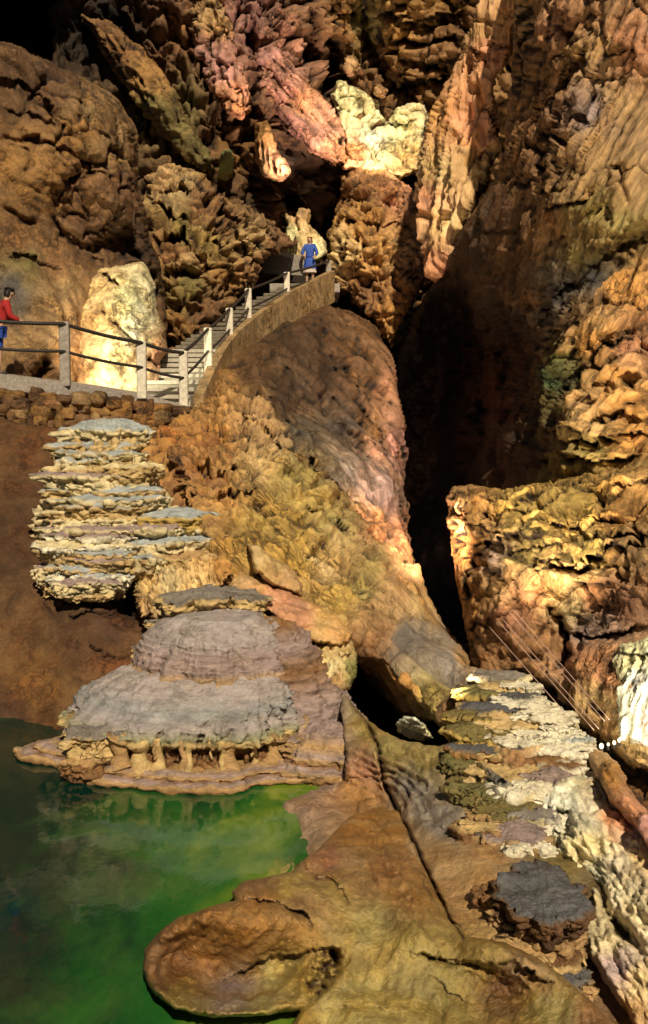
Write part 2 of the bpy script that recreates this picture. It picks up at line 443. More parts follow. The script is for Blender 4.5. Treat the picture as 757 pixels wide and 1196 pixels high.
def lathe(name, mat, centre, prof, nth=220, nz=140, sx=1.0, sy=1.0, lobes=(), layers=(), drip=None, parent=None, shift=None, colf=None, seed=0, lam=None, rag=1.0, droop=0.0, **tags):
    """terraced dripstone: profile (r, z, colour) from the top centre outward and down, wandering outline, then weathered"""
    prof_r = np.array([p[0] for p in prof]); prof_z = np.array([p[1] for p in prof]); pc = np.array([C[p[2]] for p in prof])
    L = np.concatenate([[0], np.cumsum(np.hypot(np.diff(prof_r), np.diff(prof_z)))])
    t = np.linspace(0, L[-1], nz)
    r = np.interp(t, L, prof_r); z = np.interp(t, L, prof_z); cc = np.stack([np.interp(t, L, pc[:, k]) for k in range(3)], 1)
    th = np.linspace(0, 2 * math.pi, nth, endpoint=False)
    R, TH = np.meshgrid(r, th, indexing='ij'); Z = np.repeat(z[:, None], nth, 1); T = np.repeat(t[:, None], nth, 1)
    cs, sn = np.cos(TH), np.sin(TH)
    q = np.stack([cs.ravel() * 1.3, sn.ravel() * 1.3, (Z * .9).ravel() + seed * 5.3], 1)
    R = R * (1 + rag * (.20 * fbm(q, 3) + .12 * fbm(q * 3.1 + 9, 4)).reshape(R.shape))
    dq = np.stack([cs.ravel() * 1.7, sn.ravel() * 1.7, np.full(R.size, seed * 3.9)], 1)
    Z = Z + (droop * fbm(dq, 4).reshape(R.shape) + droop * .5 * fbm(dq * 5, 3).reshape(R.shape)) * (R / prof_r.max()) ** 2
    for a, w, amp in lobes:
        dth = np.angle(np.exp(1j * (TH - math.radians(a)))); R = R * (1 + amp * np.exp(-(dth / w) ** 2))
    sh = np.zeros((nz, 2)) if shift is None else np.stack([np.interp(z, shift[0], shift[1]), np.interp(z, shift[0], shift[2])], 1)
    X = centre[0] + sh[:, 0:1] + R * cs * sx; Y = centre[1] + sh[:, 1:2] + R * sn * sy
    G = np.stack([X, Y, Z + centre[2]], -1)
    du = np.roll(G, -1, 1) - np.roll(G, 1, 1); dv = np.gradient(G, axis=0)
    N = np.cross(dv, du); N /= np.linalg.norm(N, axis=2)[..., None] + 1e-9
    rad = np.stack([cs, sn, np.zeros_like(cs)], -1)
    flip = (np.sum(N * rad, 2) + N[..., 2]) < 0
    N = np.where(flip[..., None], -N, N)
    steep = 1 - np.abs(N[..., 2])
    V = G.reshape(-1, 3); disp = np.zeros(len(V))
    for ly in layers: disp += layer_disp(ly, V, V[:, 0] * 0, V[:, 0] * 0) * (steep.ravel() if len(ly) > 3 and ly[3].get('steep') else 1)
    if drip:                                         # vertical flutes and hanging drips on the risers
        k, amp = drip
        a = TH.ravel() * k
        qq = np.stack([np.cos(TH).ravel() * k / 5, np.sin(TH).ravel() * k / 5, V[:, 2] * .55 + seed], 1)
        fl = np.abs(fbm(qq, 2)) * 2.4; fl = .45 - fl
        disp += amp * fl * sstep(.35, .8, steep).ravel()
    NN = N.reshape(-1, 3).copy(); V = V + NN * disp[:, None]
    tot = disp.reshape(nz, nth); b = tot
    for _ in range(4): b = (b * 2 + np.roll(b, 1, 1) + np.roll(b, -1, 1) + np.vstack([b[:1], b[:-1]]) + np.vstack([b[1:], b[-1:]])) / 6
    cav = np.clip((b - tot) * 14, 0, 1).ravel()
    col = np.repeat(cc[:, None], nth, 1).reshape(-1, 3)
    qn = fbm(V * np.array([2.2, 2.2, 5]) + seed, 4)
    col = col * (1 + .35 * qn)[:, None]
    if colf is not None: col = colf(V, col, NN)
    idx = np.arange(nz * nth).reshape(nz, nth); nxt = np.roll(idx, -1, 1)
    quad = np.stack([idx[:-1], idx[1:], nxt[1:], nxt[:-1]], -1).reshape(-1, 4)
    return mesh_obj(name, V, quad, mat, parent, col=col, cav=cav, **tags)
# ================================================================== materials
M = dict(
    rock=rock_mat('cave_limestone', 1.0, .65, .66, 1.25, .4, stain=(.035, .02, .012), stain_shade_amt=.7),
    far=rock_mat('far_limestone', .6, .6, .68, 1.3, .35, stain=(.035, .02, .012), stain_shade_amt=.7),
    flow=rock_mat('wet_flowstone', 1.3, .5, .46, 1.0, .5, stain_shade_amt=.4, vein=.3, hue=(.34, .22, .11)),
    mud=rock_mat('brown_clay_rock', 1.2, .5, .75, 1.0, .25, stain_shade_amt=.6, vein=.7, hue=(.16, .08, .04)),
    drip=rock_mat('layered_dripstone', 1.7, .55, .62, .8, .3, zsq=2.6, stain=(.07, .045, .018), stain_shade_amt=.5, vein=.35, hue=(.50, .385, .275)),
    streak_right=rock_mat('streaked_limestone', 1.0, .62, .62, 1.25, .4, zsq=.26, flow=-32, stain=(.03, .017, .01), stain_shade_amt=.75),
    streak_left=rock_mat('streaked_flowstone', 1.0, .62, .62, 1.25, .4, zsq=.30, flow=42, stain=(.03, .018, .011), stain_shade_amt=.75),
    void=rock_mat('shaded_cave_rock', .6, .5, .95, .8, .0),
    ribbed=rock_mat('ribbed_flowstone', .9, .5, .62, .9, .35, zsq=.16, stain_shade_amt=.5),
    basin=rock_mat('rimstone', 1.6, .5, .46, 1.0, .5, stain_shade_amt=.5, vein=.35, hue=(.26, .16, .05)),
    concrete=plain_mat('concrete', (.30, .26, .22), .85, .35, 18, .3),
    step=plain_mat('worn_concrete_step', (.42, .38, .30), .8, .3, 20, .2),
    post=plain_mat('painted_post', (.62, .56, .44), .6, .2, 16, .22),
    rail=plain_mat('dark_iron_pipe', (.028, .023, .02), .5, .1, 30, .3),
    wire=plain_mat('bright_wire', (.62, .42, .34), .4, .05, 30, .1),
    cable=plain_mat('black_cable', (.015, .012, .01), .5, .05, 30, .2),
)
far = 0
# ================================================================== setting: the shell of the cave
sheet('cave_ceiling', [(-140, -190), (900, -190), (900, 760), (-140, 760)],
      [(-140, -190, 40), (380, -190, 42), (900, -190, 38), (-140, 300, 46), (380, 200, 52), (900, 300, 40), (380, 500, 56), (-140, 760, 40), (500, 760, 50), (900, 760, 34)],
      [(0, 0, 'dark', .5), (300, 50, 'dark', .8), (500, 60, 'brown', .8), (700, 60, 'dark'), (520, 600, 'black', .4), (520, 500, 'black', .4), (520, 700, 'black', .4), (500, 380, 'black', .4), (350, 400, 'black', .5), (650, 600, 'black', .4)], M['void'], step=6, rim=(4, .1), ragged=None,  # lower part black in the colour, standing for the fissure's shade
      layers=[('fbm', (6, 6, 6), 2.2), ('ridge', (2.2, 2.2, 1.2), .9)], skirt=.5, kind='structure')

ov = np.meshgrid(np.linspace(-30, -8, 60), np.linspace(32.0, 50, 30)); ov = np.stack([ov[0].ravel(), ov[1].ravel(), np.full(1800, 20.5)], 1)
ov[:, 2] += 1.0 * fbm(ov / 4, 4) - .02 * (ov[:, 1] - 32); ov[:, 1] += 1.6 * fbm(ov / 3 + 9, 3)
ovt = ov + np.array([0, 0, 3.0]); ix = np.arange(1800).reshape(30, 60); qd = np.stack([ix[:-1, :-1], ix[:-1, 1:], ix[1:, 1:], ix[1:, :-1]], -1).reshape(-1, 4)
fr = np.stack([ix[0, :-1], ix[0, 1:], ix[0, 1:] + 1800, ix[0, :-1] + 1800], -1)
mesh_obj('cave_ceiling', np.vstack([ov, ovt]), np.vstack([qd, qd + 1800, fr]), M['far'], col=np.repeat(np.array([C['dark']]), 3600, 0), kind='structure')  # unseen overhang slab, added to shade the upper left
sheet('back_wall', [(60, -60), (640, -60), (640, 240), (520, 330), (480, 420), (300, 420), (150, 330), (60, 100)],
      [(60, -60, 37), (640, -60, 40), (200, 100, 36.4), (160, 40, 37.5), (245, 200, 35.4), (300, 150, 37.0), (270, 60, 37.6), (330, 60, 39.2), (420, 60, 43), (450, 20, 42), (500, 80, 42), (600, 100, 41), (300, 220, 37.5), (330, 260, 39.5), (480, 300, 44), (200, 300, 35)],
      [(120, 40, 'black', .6), (160, 60, 'dark', .5), (195, 60, 'brown', 1.0), (230, 40, 'umber', 1.0), (210, 120, 'olive', .8), (270, 30, 'rose', .6), (300, 20, 'rose', .5), (330, 60, 'rose', .8), (360, 40, 'umber', .7), (430, 30, 'olive', 1.2), (400, 20, 'ochre', .7), (500, 60, 'umber', .9), (470, 40, 'ochre', .8), (540, 30, 'brown'), (520, 10, 'ochre', .6), (250, 150, 'brown', .8), (280, 170, 'ochre', .5),  # upper left near black, painting its gloom into the colour
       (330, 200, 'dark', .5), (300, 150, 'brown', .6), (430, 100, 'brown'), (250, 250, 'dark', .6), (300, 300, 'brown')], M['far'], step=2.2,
      layers=[('chunk', (1.6, 1.6, 1.3), .75), ('fbm', (3, 3, 3), 1.1), ('crag', (1.8, 1.8, 1.4), .9), ('crag', (.6, .6, .5), .3), ('strata', (2, 2, 1.1), .6, dict(mask=[(470, 50, 70)])), ('flute', (.5, .5, .5), .4, dict(mask=[(400, 30, 60), (330, 60, 60)]))],
      strokes=[('crack', [(130, 10), (190, 90), (250, 170)], 6, 1.4), ('crack', [(180, 0), (225, 60), (262, 140), (300, 220)], 6, 1.5), ('crack', [(215, -10), (250, 50), (270, 150), (290, 200)], 5, 1.2), ('crack', [(280, 0), (300, 60), (296, 120), (330, 180)], 7, 1.6), ('ridge', [(200, 20), (240, 90), (275, 160)], 7, .9), ('crack', [(345, 0), (352, 50), (380, 90)], 6, 1.3), ('hole', [(255, 150), (240, 170)], 9, 1.4), ('crack', [(420, -10), (425, 40), (440, 80)], 5, 1.2), ('ledge', [(440, 20), (480, 26), (540, 10)], 5, .9), ('ledge', [(470, 70), (510, 74), (540, 62)], 5, .9), ('ledge', [(440, 90), (490, 96), (560, 80)], 8, 1.6), ('hole', [(385, 60), (384, 110)], 9, 2.5), ('hole', [(300, 215), (345, 240)], 16, 2.5), ('ledge', [(450, 45), (500, 50), (545, 40)], 6, 1.0),
               ('hole', [(440, 50), (450, 90), (480, 110)], 10, 1.6), ('hole', [(120, 20), (160, 90)], 40, 2.0), ('ledge', [(280, 10), (300, 50), (330, 70)], 6, .9), ('ridge', [(400, 20), (398, 100)], 4, .8)], kind='structure')

sheet('left_cave_wall', [(-120, 20), (-40, 40), (20, 52), (62, 72), (108, 96), (142, 120), (160, 152), (163, 200), (172, 262), (188, 318), (197, 380), (197, 430), (192, 476), (-120, 476)],
      [(-120, 40, 20), (-120, 470, 20.5), (0, 60, 23), (0, 200, 22.4), (50, 200, 22.6), (110, 120, 25), (120, 200, 24.4), (100, 250, 24.2), (160, 200, 26.5), (0, 350, 21.6), (60, 400, 21.8), (60, 460, 21.8), (130, 300, 24.6), (130, 460, 24), (190, 460, 25), (180, 350, 26)],
      [(10, 100, 'umber', .5), (60, 100, 'brown', .7), (110, 130, 'tan', .55), (100, 160, 'ochre', .65), (125, 165, 'tan', .6), (20, 200, 'ochre', .6), (60, 210, 'ochre', .68), (100, 220, 'brown', 1.3), (100, 270, 'brown', .9), (150, 230, 'brown', .9),
       (160, 290, 'dark'), (20, 280, 'umber', .75), (30, 310, 'olive', .8), (10, 340, 'grey', .5), (60, 300, 'umber', .9), (60, 340, 'tan', .55), (30, 400, 'tan', .6), (40, 440, 'brown'), (90, 420, 'umber', 1.1)], M['rock'], rim=(16, 1.6), ragged=(6, 22),
      layers=[('fbm', (2.2, 2.2, 2.2), .35), ('chunk', (1.1, 1.1, .9), .26, dict(mask=[(110, 150, 40), (140, 210, 40), (110, 250, 40), (60, 110, 45), (165, 260, 40)])), ('crag', (2.4, 1.4, .9), .2, dict(tilt=-50, patch=2.2)), ('crag', (.8, .6, .3), .14, dict(seed=3, tilt=-35, patch=1.4)), ('fbm', (.2, .2, .15), .03)],
      strokes=[('crack', [(-10, 165), (45, 162), (75, 172), (95, 186), (97, 208), (86, 216)], 4, .45), ('crack', [(0, 172), (18, 169), (35, 178), (37, 195), (28, 204)], 3, .25),
               ('ledge', [(-10, 88), (35, 98), (62, 125), (80, 152)], 7, .35), ('ledge', [(0, 125), (40, 132), (70, 150)], 5, .25), ('crack', [(110, 208), (85, 213), (69, 226), (62, 256), (80, 281), (106, 300), (120, 310)], 5, .55),
               ('hole', [(112, 292), (150, 285)], 13, 1.1), ('hole', [(104, 188), (108, 195)], 7, .7), ('crack', [(0, 243), (20, 255), (48, 266)], 3.5, .3), ('ledge', [(0, 300), (40, 300), (75, 318)], 6, .2),
               ('crack', [(135, 130), (140, 170), (150, 210), (158, 270)], 4, .4), ('ridge', [(130, 215), (135, 270)], 9, .35), ('hole', [(50, 440), (58, 425)], 7, .5), ('crack', [(85, 60), (100, 110), (90, 150)], 4, .4),
               ('hole', [(160, 300), (180, 340)], 10, 1.0)], kind='structure')

sheet('lower_cave_bank', [(-120, 488), (0, 489), (60, 500), (100, 506), (160, 500), (240, 494), (300, 560), (330, 660), (300, 780), (250, 900), (-120, 900)],
      [(-120, 466, 18.0), (0, 470, 18.6), (120, 490, 18.6), (240, 480, 19.2), (-120, 640, 15.6), (20, 640, 16.4), (120, 600, 17.2), (260, 560, 17.6), (20, 760, 15.1), (110, 730, 15.0), (240, 700, 15.6), (0, 832, 14.4), (90, 838, 14.0), (200, 840, 14.2), (0, 900, 13.2), (200, 900, 13.2), (-120, 900, 13.0)],
      [(20, 520, 'umber', .36), (60, 600, 'brown', .42), (10, 650, 'brown', .36), (20, 720, 'umber', .38), (40, 800, 'ochre', .32), (90, 740, 'brown', .45), (120, 720, 'dark', 1.2), (150, 800, 'umber', .5), (10, 840, 'dark'), (200, 520, 'ochre', .9), (230, 560, 'umber')],
      M['mud'], step=2.4, ragged=None, rim=(6, .4),
      layers=[('fbm', (2.0, 2.0, 2.0), .22), ('crag', (1.2, 1.2, .8), .18, dict(patch=1.8)), ('crag', (.35, .35, .2), .06, dict(patch=1.0)), ('fbm', (.16, .16, .10), .02), ('chunk', (.4, .4, .3), .22, dict(mask=[(210, 520, 60), (240, 580, 50)]))],
      strokes=[('crack', [(40, 700), (60, 718), (85, 700), (130, 705)], 3, .25), ('hole', [(150, 690), (150, 715)], 12, 1.0), ('ledge', [(80, 720), (105, 712), (140, 716)], 5, .25), ('crack', [(62, 480), (75, 500), (90, 512)], 4, .3),
               ('ledge', [(100, 750), (120, 765), (150, 770)], 4, .15), ('crack', [(20, 690), (10, 720)], 3, .12)], kind='structure')

# the right-hand wall
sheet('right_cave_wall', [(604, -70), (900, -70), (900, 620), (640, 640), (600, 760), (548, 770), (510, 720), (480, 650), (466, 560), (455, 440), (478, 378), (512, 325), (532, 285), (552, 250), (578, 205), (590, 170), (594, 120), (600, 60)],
      [(604, -70, 27), (900, -70, 18), (600, 100, 27), (580, 200, 27), (545, 262, 28), (512, 330, 31), (478, 385, 34), (460, 480, 36), (690, 20, 22), (757, 100, 20), (690, 150, 21), (640, 220, 22), (640, 100, 24), (590, 280, 25.2), (757, 300, 18.6), (690, 300, 19.8),
       (620, 330, 23.2), (560, 350, 27.5), (640, 380, 21), (690, 400, 18.4), (757, 420, 16.8), (600, 420, 26.5), (560, 450, 30), (520, 420, 33), (640, 460, 20.5), (660, 510, 17.6), (757, 540, 15.6), (620, 560, 20), (560, 560, 26), (500, 560, 33), (520, 700, 30), (560, 740, 27), (900, 300, 16.5), (900, 600, 14)],
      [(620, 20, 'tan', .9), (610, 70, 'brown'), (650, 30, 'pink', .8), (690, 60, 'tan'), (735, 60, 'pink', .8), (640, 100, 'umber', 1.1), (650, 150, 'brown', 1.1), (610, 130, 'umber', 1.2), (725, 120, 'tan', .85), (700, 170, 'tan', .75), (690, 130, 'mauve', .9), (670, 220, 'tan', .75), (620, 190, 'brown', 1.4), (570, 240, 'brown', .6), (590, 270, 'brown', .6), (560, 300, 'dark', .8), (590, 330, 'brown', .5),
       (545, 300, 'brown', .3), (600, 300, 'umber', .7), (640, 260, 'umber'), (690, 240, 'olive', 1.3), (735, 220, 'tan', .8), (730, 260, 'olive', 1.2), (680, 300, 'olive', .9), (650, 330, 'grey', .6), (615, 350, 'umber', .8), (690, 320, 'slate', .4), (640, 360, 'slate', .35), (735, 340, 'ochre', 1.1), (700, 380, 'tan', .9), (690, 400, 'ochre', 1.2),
       (660, 420, 'moss', .8), (648, 442, 'green', .8), (640, 480, 'olive', .8), (625, 430, 'red', .45), (580, 450, 'red', .5), (560, 400, 'red', .3), (500, 400, 'black'), (520, 350, 'dark', .4), (480, 480, 'black'), (510, 480, 'red', .12), (560, 520, 'red', .15), (600, 540, 'red', .2), (575, 380, 'dark', .5), (545, 340, 'dark', .5), (605, 420, 'red', .25), (600, 490, 'red', .5), (600, 380, 'dark', .4), (630, 480, 'dark', .5), (620, 520, 'dark', .4), (580, 350, 'dark', .35), (470, 430, 'black', .5), (500, 360, 'black', .6), (530, 400, 'black', .6), (620, 400, 'dark', .6), (540, 560, 'black'), (510, 620, 'black', .6), (530, 680, 'black', .6), (550, 730, 'black', .6),  # fissure side painted near black, its shade carried in the colour
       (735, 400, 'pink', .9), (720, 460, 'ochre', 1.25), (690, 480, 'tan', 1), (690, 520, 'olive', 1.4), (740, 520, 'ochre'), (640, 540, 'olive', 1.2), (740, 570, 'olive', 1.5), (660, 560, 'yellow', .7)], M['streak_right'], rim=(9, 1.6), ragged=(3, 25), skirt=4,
      layers=[('fbm', (2.4, 2.4, 2.4), .38), ('chunk', (.9, .9, .8), .24, dict(mask=[(640, 140, 45), (660, 60, 50), (700, 40, 50), (600, 380, 40), (720, 230, 40), (700, 400, 60), (740, 480, 60), (620, 210, 35)])),
              ('ridge', (.5, .5, .4), .12, dict(mask=[(700, 400, 120), (740, 500, 100), (650, 80, 90)])), ('strata', (1.2, 1.2, .42), .18, dict(mask=[(680, 540, 60), (740, 540, 70), (720, 480, 50)])),
              ('flute', (.35, .35, .35), .18, dict(mask=[(650, 330, 70), (690, 280, 60), (620, 430, 60), (640, 400, 50), (700, 150, 60)], tilt=-32)), ('crag', (3.0, 1.2, .7), .42, dict(tilt=58, patch=2.2)), ('crag', (1.3, .5, .28), .15, dict(seed=3, tilt=56, patch=1.5, mask=[(700, 400, 110), (740, 500, 100), (650, 100, 90), (720, 240, 40), (680, 540, 80)])), ('fbm', (.2, .2, .15), .04)],
      strokes=[('crack', [(765, 272), (740, 279), (717, 294), (687, 310), (660, 334), (640, 358), (632, 386)], 11, .9), ('ledge', [(752, 391), (707, 407), (690, 424), (670, 447), (652, 460)], 6, .5),
               ('ledge', [(757, 414), (714, 428), (700, 440)], 4, .3), ('crack', [(618, 160), (630, 182), (637, 203), (627, 227)], 5, .7), ('hole', [(607, 10), (612, 62), (604, 100)], 8, 1.3), ('crack', [(655, 15), (672, 62), (652, 112), (640, 140)], 6, .8),
               ('ledge', [(560, 272), (596, 268)], 3, .3), ('ledge', [(636, 241), (664, 240), (690, 228)], 4, .4), ('ledge', [(620, 505), (662, 498), (690, 514), (740, 504), (760, 508)], 5, .35), ('ledge', [(600, 545), (650, 528), (700, 540), (757, 530)], 5, .35),
               ('ledge', [(640, 520), (700, 512), (730, 516)], 4, .25), ('crack', [(632, 386), (622, 420), (610, 470), (606, 520)], 6, .7), ('crack', [(655, 350), (640, 400), (634, 450)], 4, .35), ('crack', [(600, 330), (596, 380), (585, 395)], 4, .5),
               ('crack', [(700, 205), (722, 190), (735, 240)], 3, .25), ('crack', [(728, 205), (712, 235), (700, 260)], 3, .25), ('hole', [(635, 150), (660, 165)], 8, .6), ('hole', [(600, 200), (616, 214)], 6, .5), ('ridge', [(594, 285), (600, 300)], 12, .3),
               ('hole', [(530, 360), (520, 430), (510, 480), (505, 570)], 34, 5.0), ('crack', [(560, 380), (590, 420), (596, 500)], 9, 1.2), ('crack', [(545, 330), (560, 420), (570, 540)], 10, 1.5), ('crack', [(745, 440), (700, 452), (670, 480)], 3, .25), ('crack', [(757, 470), (720, 480), (690, 500)], 3, .25), ('ledge', [(757, 560), (720, 566), (660, 560)], 4, .25)], kind='structure')

sheet('lower_right_wall', [(522, 582), (530, 570), (552, 566), (590, 570), (650, 562), (700, 552), (900, 520), (900, 920), (740, 905), (712, 880), (690, 862), (668, 836), (645, 806), (620, 796), (596, 792), (566, 790), (548, 770), (543, 742), (538, 706), (531, 668), (526, 628)],
      [(525, 585, 17.4), (560, 570, 17), (530, 660, 17.0), (545, 760, 15.6), (600, 620, 15.2), (600, 700, 14.6), (640, 580, 15.4), (700, 560, 15.2), (757, 560, 14.2), (900, 520, 12), (640, 680, 14.0), (610, 760, 14.0), (650, 780, 13.4), (665, 735, 13.6), (690, 660, 13.4), (757, 650, 12.6), (757, 740, 12.0), (690, 780, 12.3), (720, 870, 11.6), (757, 880, 11.2), (900, 700, 11), (900, 920, 10.5)],
      [(535, 580, 'tan', 1.1), (560, 590, 'ochre', 1.2), (600, 590, 'yellow', .9), (640, 600, 'yellow', .9), (620, 630, 'olive', .8), (680, 590, 'yellow', .7), (690, 640, 'olive', 1.5), (730, 600, 'ochre', 1.1), (740, 640, 'tan', .8), (580, 650, 'mauve', .9), (610, 650, 'olive', 1.2), (580, 690, 'tan', 1.2), (535, 640, 'ochre', 1.4), (540, 700, 'ochre', .9),
       (620, 700, 'pink', .95), (650, 690, 'sand', 1.1), (665, 710, 'cream', .8), (600, 720, 'pink', .75), (610, 760, 'umber', 1.3), (640, 750, 'umber', 1.3), (690, 700, 'pink', .8), (730, 700, 'pink', .7), (690, 730, 'mauve', .9), (680, 770, 'pink', .95), (690, 810, 'sand', 1), (700, 790, 'pink'), (740, 850, 'sand'), (560, 770, 'umber', 1.3), (700, 860, 'ochre', .6)], M['rock'], rim=(12, 1.2), ragged=(4, 18), skirt=3,
      layers=[('fbm', (1.6, 1.6, 1.6), .22), ('strata', (1.1, 1.1, .34), .17, dict(mask=[(640, 600, 70), (700, 600, 80), (740, 640, 60), (580, 600, 40), (660, 640, 50)])), ('chunk', (.55, .55, .45), .16, dict(mask=[(560, 620, 60), (640, 620, 70), (720, 600, 60), (690, 680, 40)])),
              ('flute', (.25, .25, .25), .10, dict(mask=[(690, 810, 50), (680, 780, 40)])), ('crag', (1.0, 1.0, .45), .24, dict(patch=1.3)), ('crag', (.3, .3, .15), .08, dict(seed=4, patch=.9)), ('fbm', (.12, .12, .08), .02)],
      strokes=[('ledge', [(529, 632), (540, 614), (553, 610), (581, 624)], 4, .3), ('ledge', [(545, 640), (575, 628), (613, 624), (645, 637)], 7, .42), ('crack', [(558, 640), (549, 659), (547, 685), (545, 712)], 4.5, .5), ('ledge', [(638, 660), (672, 661), (700, 650), (725, 640), (757, 636)], 6, .4),
               ('ledge', [(640, 616), (672, 612), (720, 604), (757, 606)], 5, .32), ('crack', [(543, 740), (556, 730), (582, 727)], 3.5, .3), ('crack', [(640, 706), (654, 726), (662, 742), (661, 764), (650, 786)], 5, .5), ('ledge', [(664, 741), (684, 743), (722, 737), (757, 728)], 5, .3),
               ('ledge', [(672, 678), (700, 682), (715, 676)], 4, .22), ('ledge', [(560, 600), (600, 596), (650, 600)], 4, .18), ('crack', [(600, 600), (610, 580), (640, 575)], 3, .2), ('ledge', [(690, 622), (720, 630), (757, 622)], 4, .25), ('ledge', [(610, 650), (650, 652), (668, 668)], 4, .2),
               ('hole', [(553, 735), (548, 765)], 7, .5), ('crack', [(685, 815), (696, 835)], 4, .3), ('ridge', [(665, 715), (662, 738)], 9, .25), ('ledge', [(536, 588), (545, 600), (548, 610)], 4, .3), ('crack', [(620, 745), (640, 728), (650, 700)], 2.5, .12)], kind='structure')

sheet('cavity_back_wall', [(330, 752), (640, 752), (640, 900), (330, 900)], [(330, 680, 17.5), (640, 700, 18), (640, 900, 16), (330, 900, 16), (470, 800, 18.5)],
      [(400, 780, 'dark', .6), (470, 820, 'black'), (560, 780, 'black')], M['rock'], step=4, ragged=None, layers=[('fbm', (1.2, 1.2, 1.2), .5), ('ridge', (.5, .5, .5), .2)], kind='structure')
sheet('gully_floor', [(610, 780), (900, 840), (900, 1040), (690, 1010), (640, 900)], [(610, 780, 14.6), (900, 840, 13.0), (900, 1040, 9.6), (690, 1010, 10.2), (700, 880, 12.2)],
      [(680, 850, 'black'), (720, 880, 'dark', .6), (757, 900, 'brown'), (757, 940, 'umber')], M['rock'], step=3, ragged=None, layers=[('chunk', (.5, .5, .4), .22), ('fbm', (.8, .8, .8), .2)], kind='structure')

# ================================================================== formations at the back
g = 'rock formations at the back of the cave'
sheet('rock_ledge', [(96, 18), (135, 30), (175, 66), (200, 98), (222, 140), (248, 186), (240, 200), (222, 192), (190, 158), (160, 120), (130, 78)],
      [(100, 20, 36), (200, 110, 34), (245, 190, 33), (150, 90, 35)], [(140, 60, 'umber', .8), (175, 85, 'ochre', .7), (185, 130, 'olive', .9), (220, 160, 'olive', .8)], M['far'], rim=(14, 1.0), ragged=(5, 18),
      layers=[('chunk', (1.1, 1.1, 1.1), .2), ('crag', (2.4, .9, .6), .5, dict(tilt=-52)), ('crag', (.8, .5, .3), .15, dict(tilt=-52))], label='brown slanting tongue of rock high up in the dark upper left', cat='rock formation', group=g)
sheet('flowstone_drape', [(222, 12), (248, -10), (268, 20), (276, 62), (288, 100), (294, 128), (284, 140), (266, 132), (252, 112), (240, 92), (228, 60)],
      [(225, 20, 37), (270, 60, 36), (285, 130, 36), (240, 90, 36.5)], [(245, 20, 'tan'), (240, 60, 'rose', .8), (260, 80, 'rose', 1.1), (275, 120, 'pink', 1.1)], M['far'], rim=(9, .9), ragged=(5, 14),
      layers=[('flute', (.45, .45, .45), .45), ('chunk', (.8, .8, .6), .35), ('fbm', (.3, .3, .3), .1)], label='ragged rosy drape of flowstone high up left of the pink slope', cat='flowstone', group=g)
sheet('flowstone_slope', [(296, 60), (322, 50), (345, 78), (370, 104), (392, 132), (402, 158), (403, 192), (390, 193), (366, 178), (345, 160), (322, 132), (302, 100)],
      [(300, 60, 38.5), (340, 100, 38), (395, 140, 38.5), (398, 190, 37.6), (350, 165, 37.5), (310, 110, 38.2)], [(310, 70, 'rose', .8), (335, 100, 'rose', .9), (360, 120, 'pink', .9), (385, 160, 'rose', 1.2), (350, 150, 'rose', .8), (395, 180, 'pink', 1.1)], M['far'], rim=(8, .9), ragged=(4, 14),
      layers=[('crag', (2.2, .8, .4), .42, dict(tilt=-48)), ('crag', (.8, .4, .2), .16, dict(tilt=-48)), ('chunk', (.8, .8, .6), .12)], strokes=[('hole', [(397, 165), (398, 172)], 4, .8)], label='pink streaked flowstone slope running down to the bright alcove', cat='flowstone', group=g)
sheet('dripstone_knobs', [(298, 145), (312, 140), (320, 160), (326, 180), (338, 195), (335, 208), (318, 212), (304, 200), (298, 175)], [(300, 150, 36), (325, 190, 35.5), (310, 205, 36)], [(308, 155, 'ochre', .7), (325, 190, 'pink', .9), (310, 200, 'tan')], M['far'], rim=(8, .8), ragged=(4, 10),
      layers=[('cell', (.6, .6, .7), .35), ('flute', (.35, .35, .35), .3)], label='knobbly tan dripstone cluster hanging below the pink slope', cat='dripstone', group=g)
sheet('stalagmite', [(254, 208), (257, 185), (262, 175), (270, 175), (273, 185), (272, 204), (266, 212)], [(255, 205, 33.5), (272, 180, 33.5), (263, 190, 33.2)], [(263, 190, 'green', 1.6), (263, 200, 'moss', 1.4)], M['far'], step=1.5, rim=(6, .5), ragged=(2, 8),
      layers=[('fbm', (.5, .5, .8), .15)], label='small pale green rounded stalagmite in the dark upper left', cat='stalagmite', group=g)
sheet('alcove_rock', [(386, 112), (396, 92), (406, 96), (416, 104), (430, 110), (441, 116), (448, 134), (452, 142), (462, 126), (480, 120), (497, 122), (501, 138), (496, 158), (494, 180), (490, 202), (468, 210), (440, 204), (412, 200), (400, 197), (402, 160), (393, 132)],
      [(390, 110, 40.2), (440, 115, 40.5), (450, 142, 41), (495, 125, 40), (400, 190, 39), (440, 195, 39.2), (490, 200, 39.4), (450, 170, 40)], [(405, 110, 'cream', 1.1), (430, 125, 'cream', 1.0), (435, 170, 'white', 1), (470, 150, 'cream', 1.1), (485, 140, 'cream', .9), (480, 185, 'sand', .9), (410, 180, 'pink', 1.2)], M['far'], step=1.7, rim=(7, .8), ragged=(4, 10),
      layers=[('chunk', (.9, .9, .7), .3), ('flute', (.4, .4, .4), .22, dict(mask=[(480, 165, 35), (410, 130, 20)])), ('crag', (1.0, 1.0, .7), .22)], strokes=[('crack', [(420, 108), (424, 130), (414, 145)], 4, .8), ('ledge', [(448, 145), (465, 142), (490, 140)], 4, .6), ('hole', [(440, 150), (452, 140)], 4, .8), ('hole', [(396, 166), (398, 172)], 4, .8)],
      label='brightly lit cream rock filling the alcove near the top', cat='rock formation', group=g)
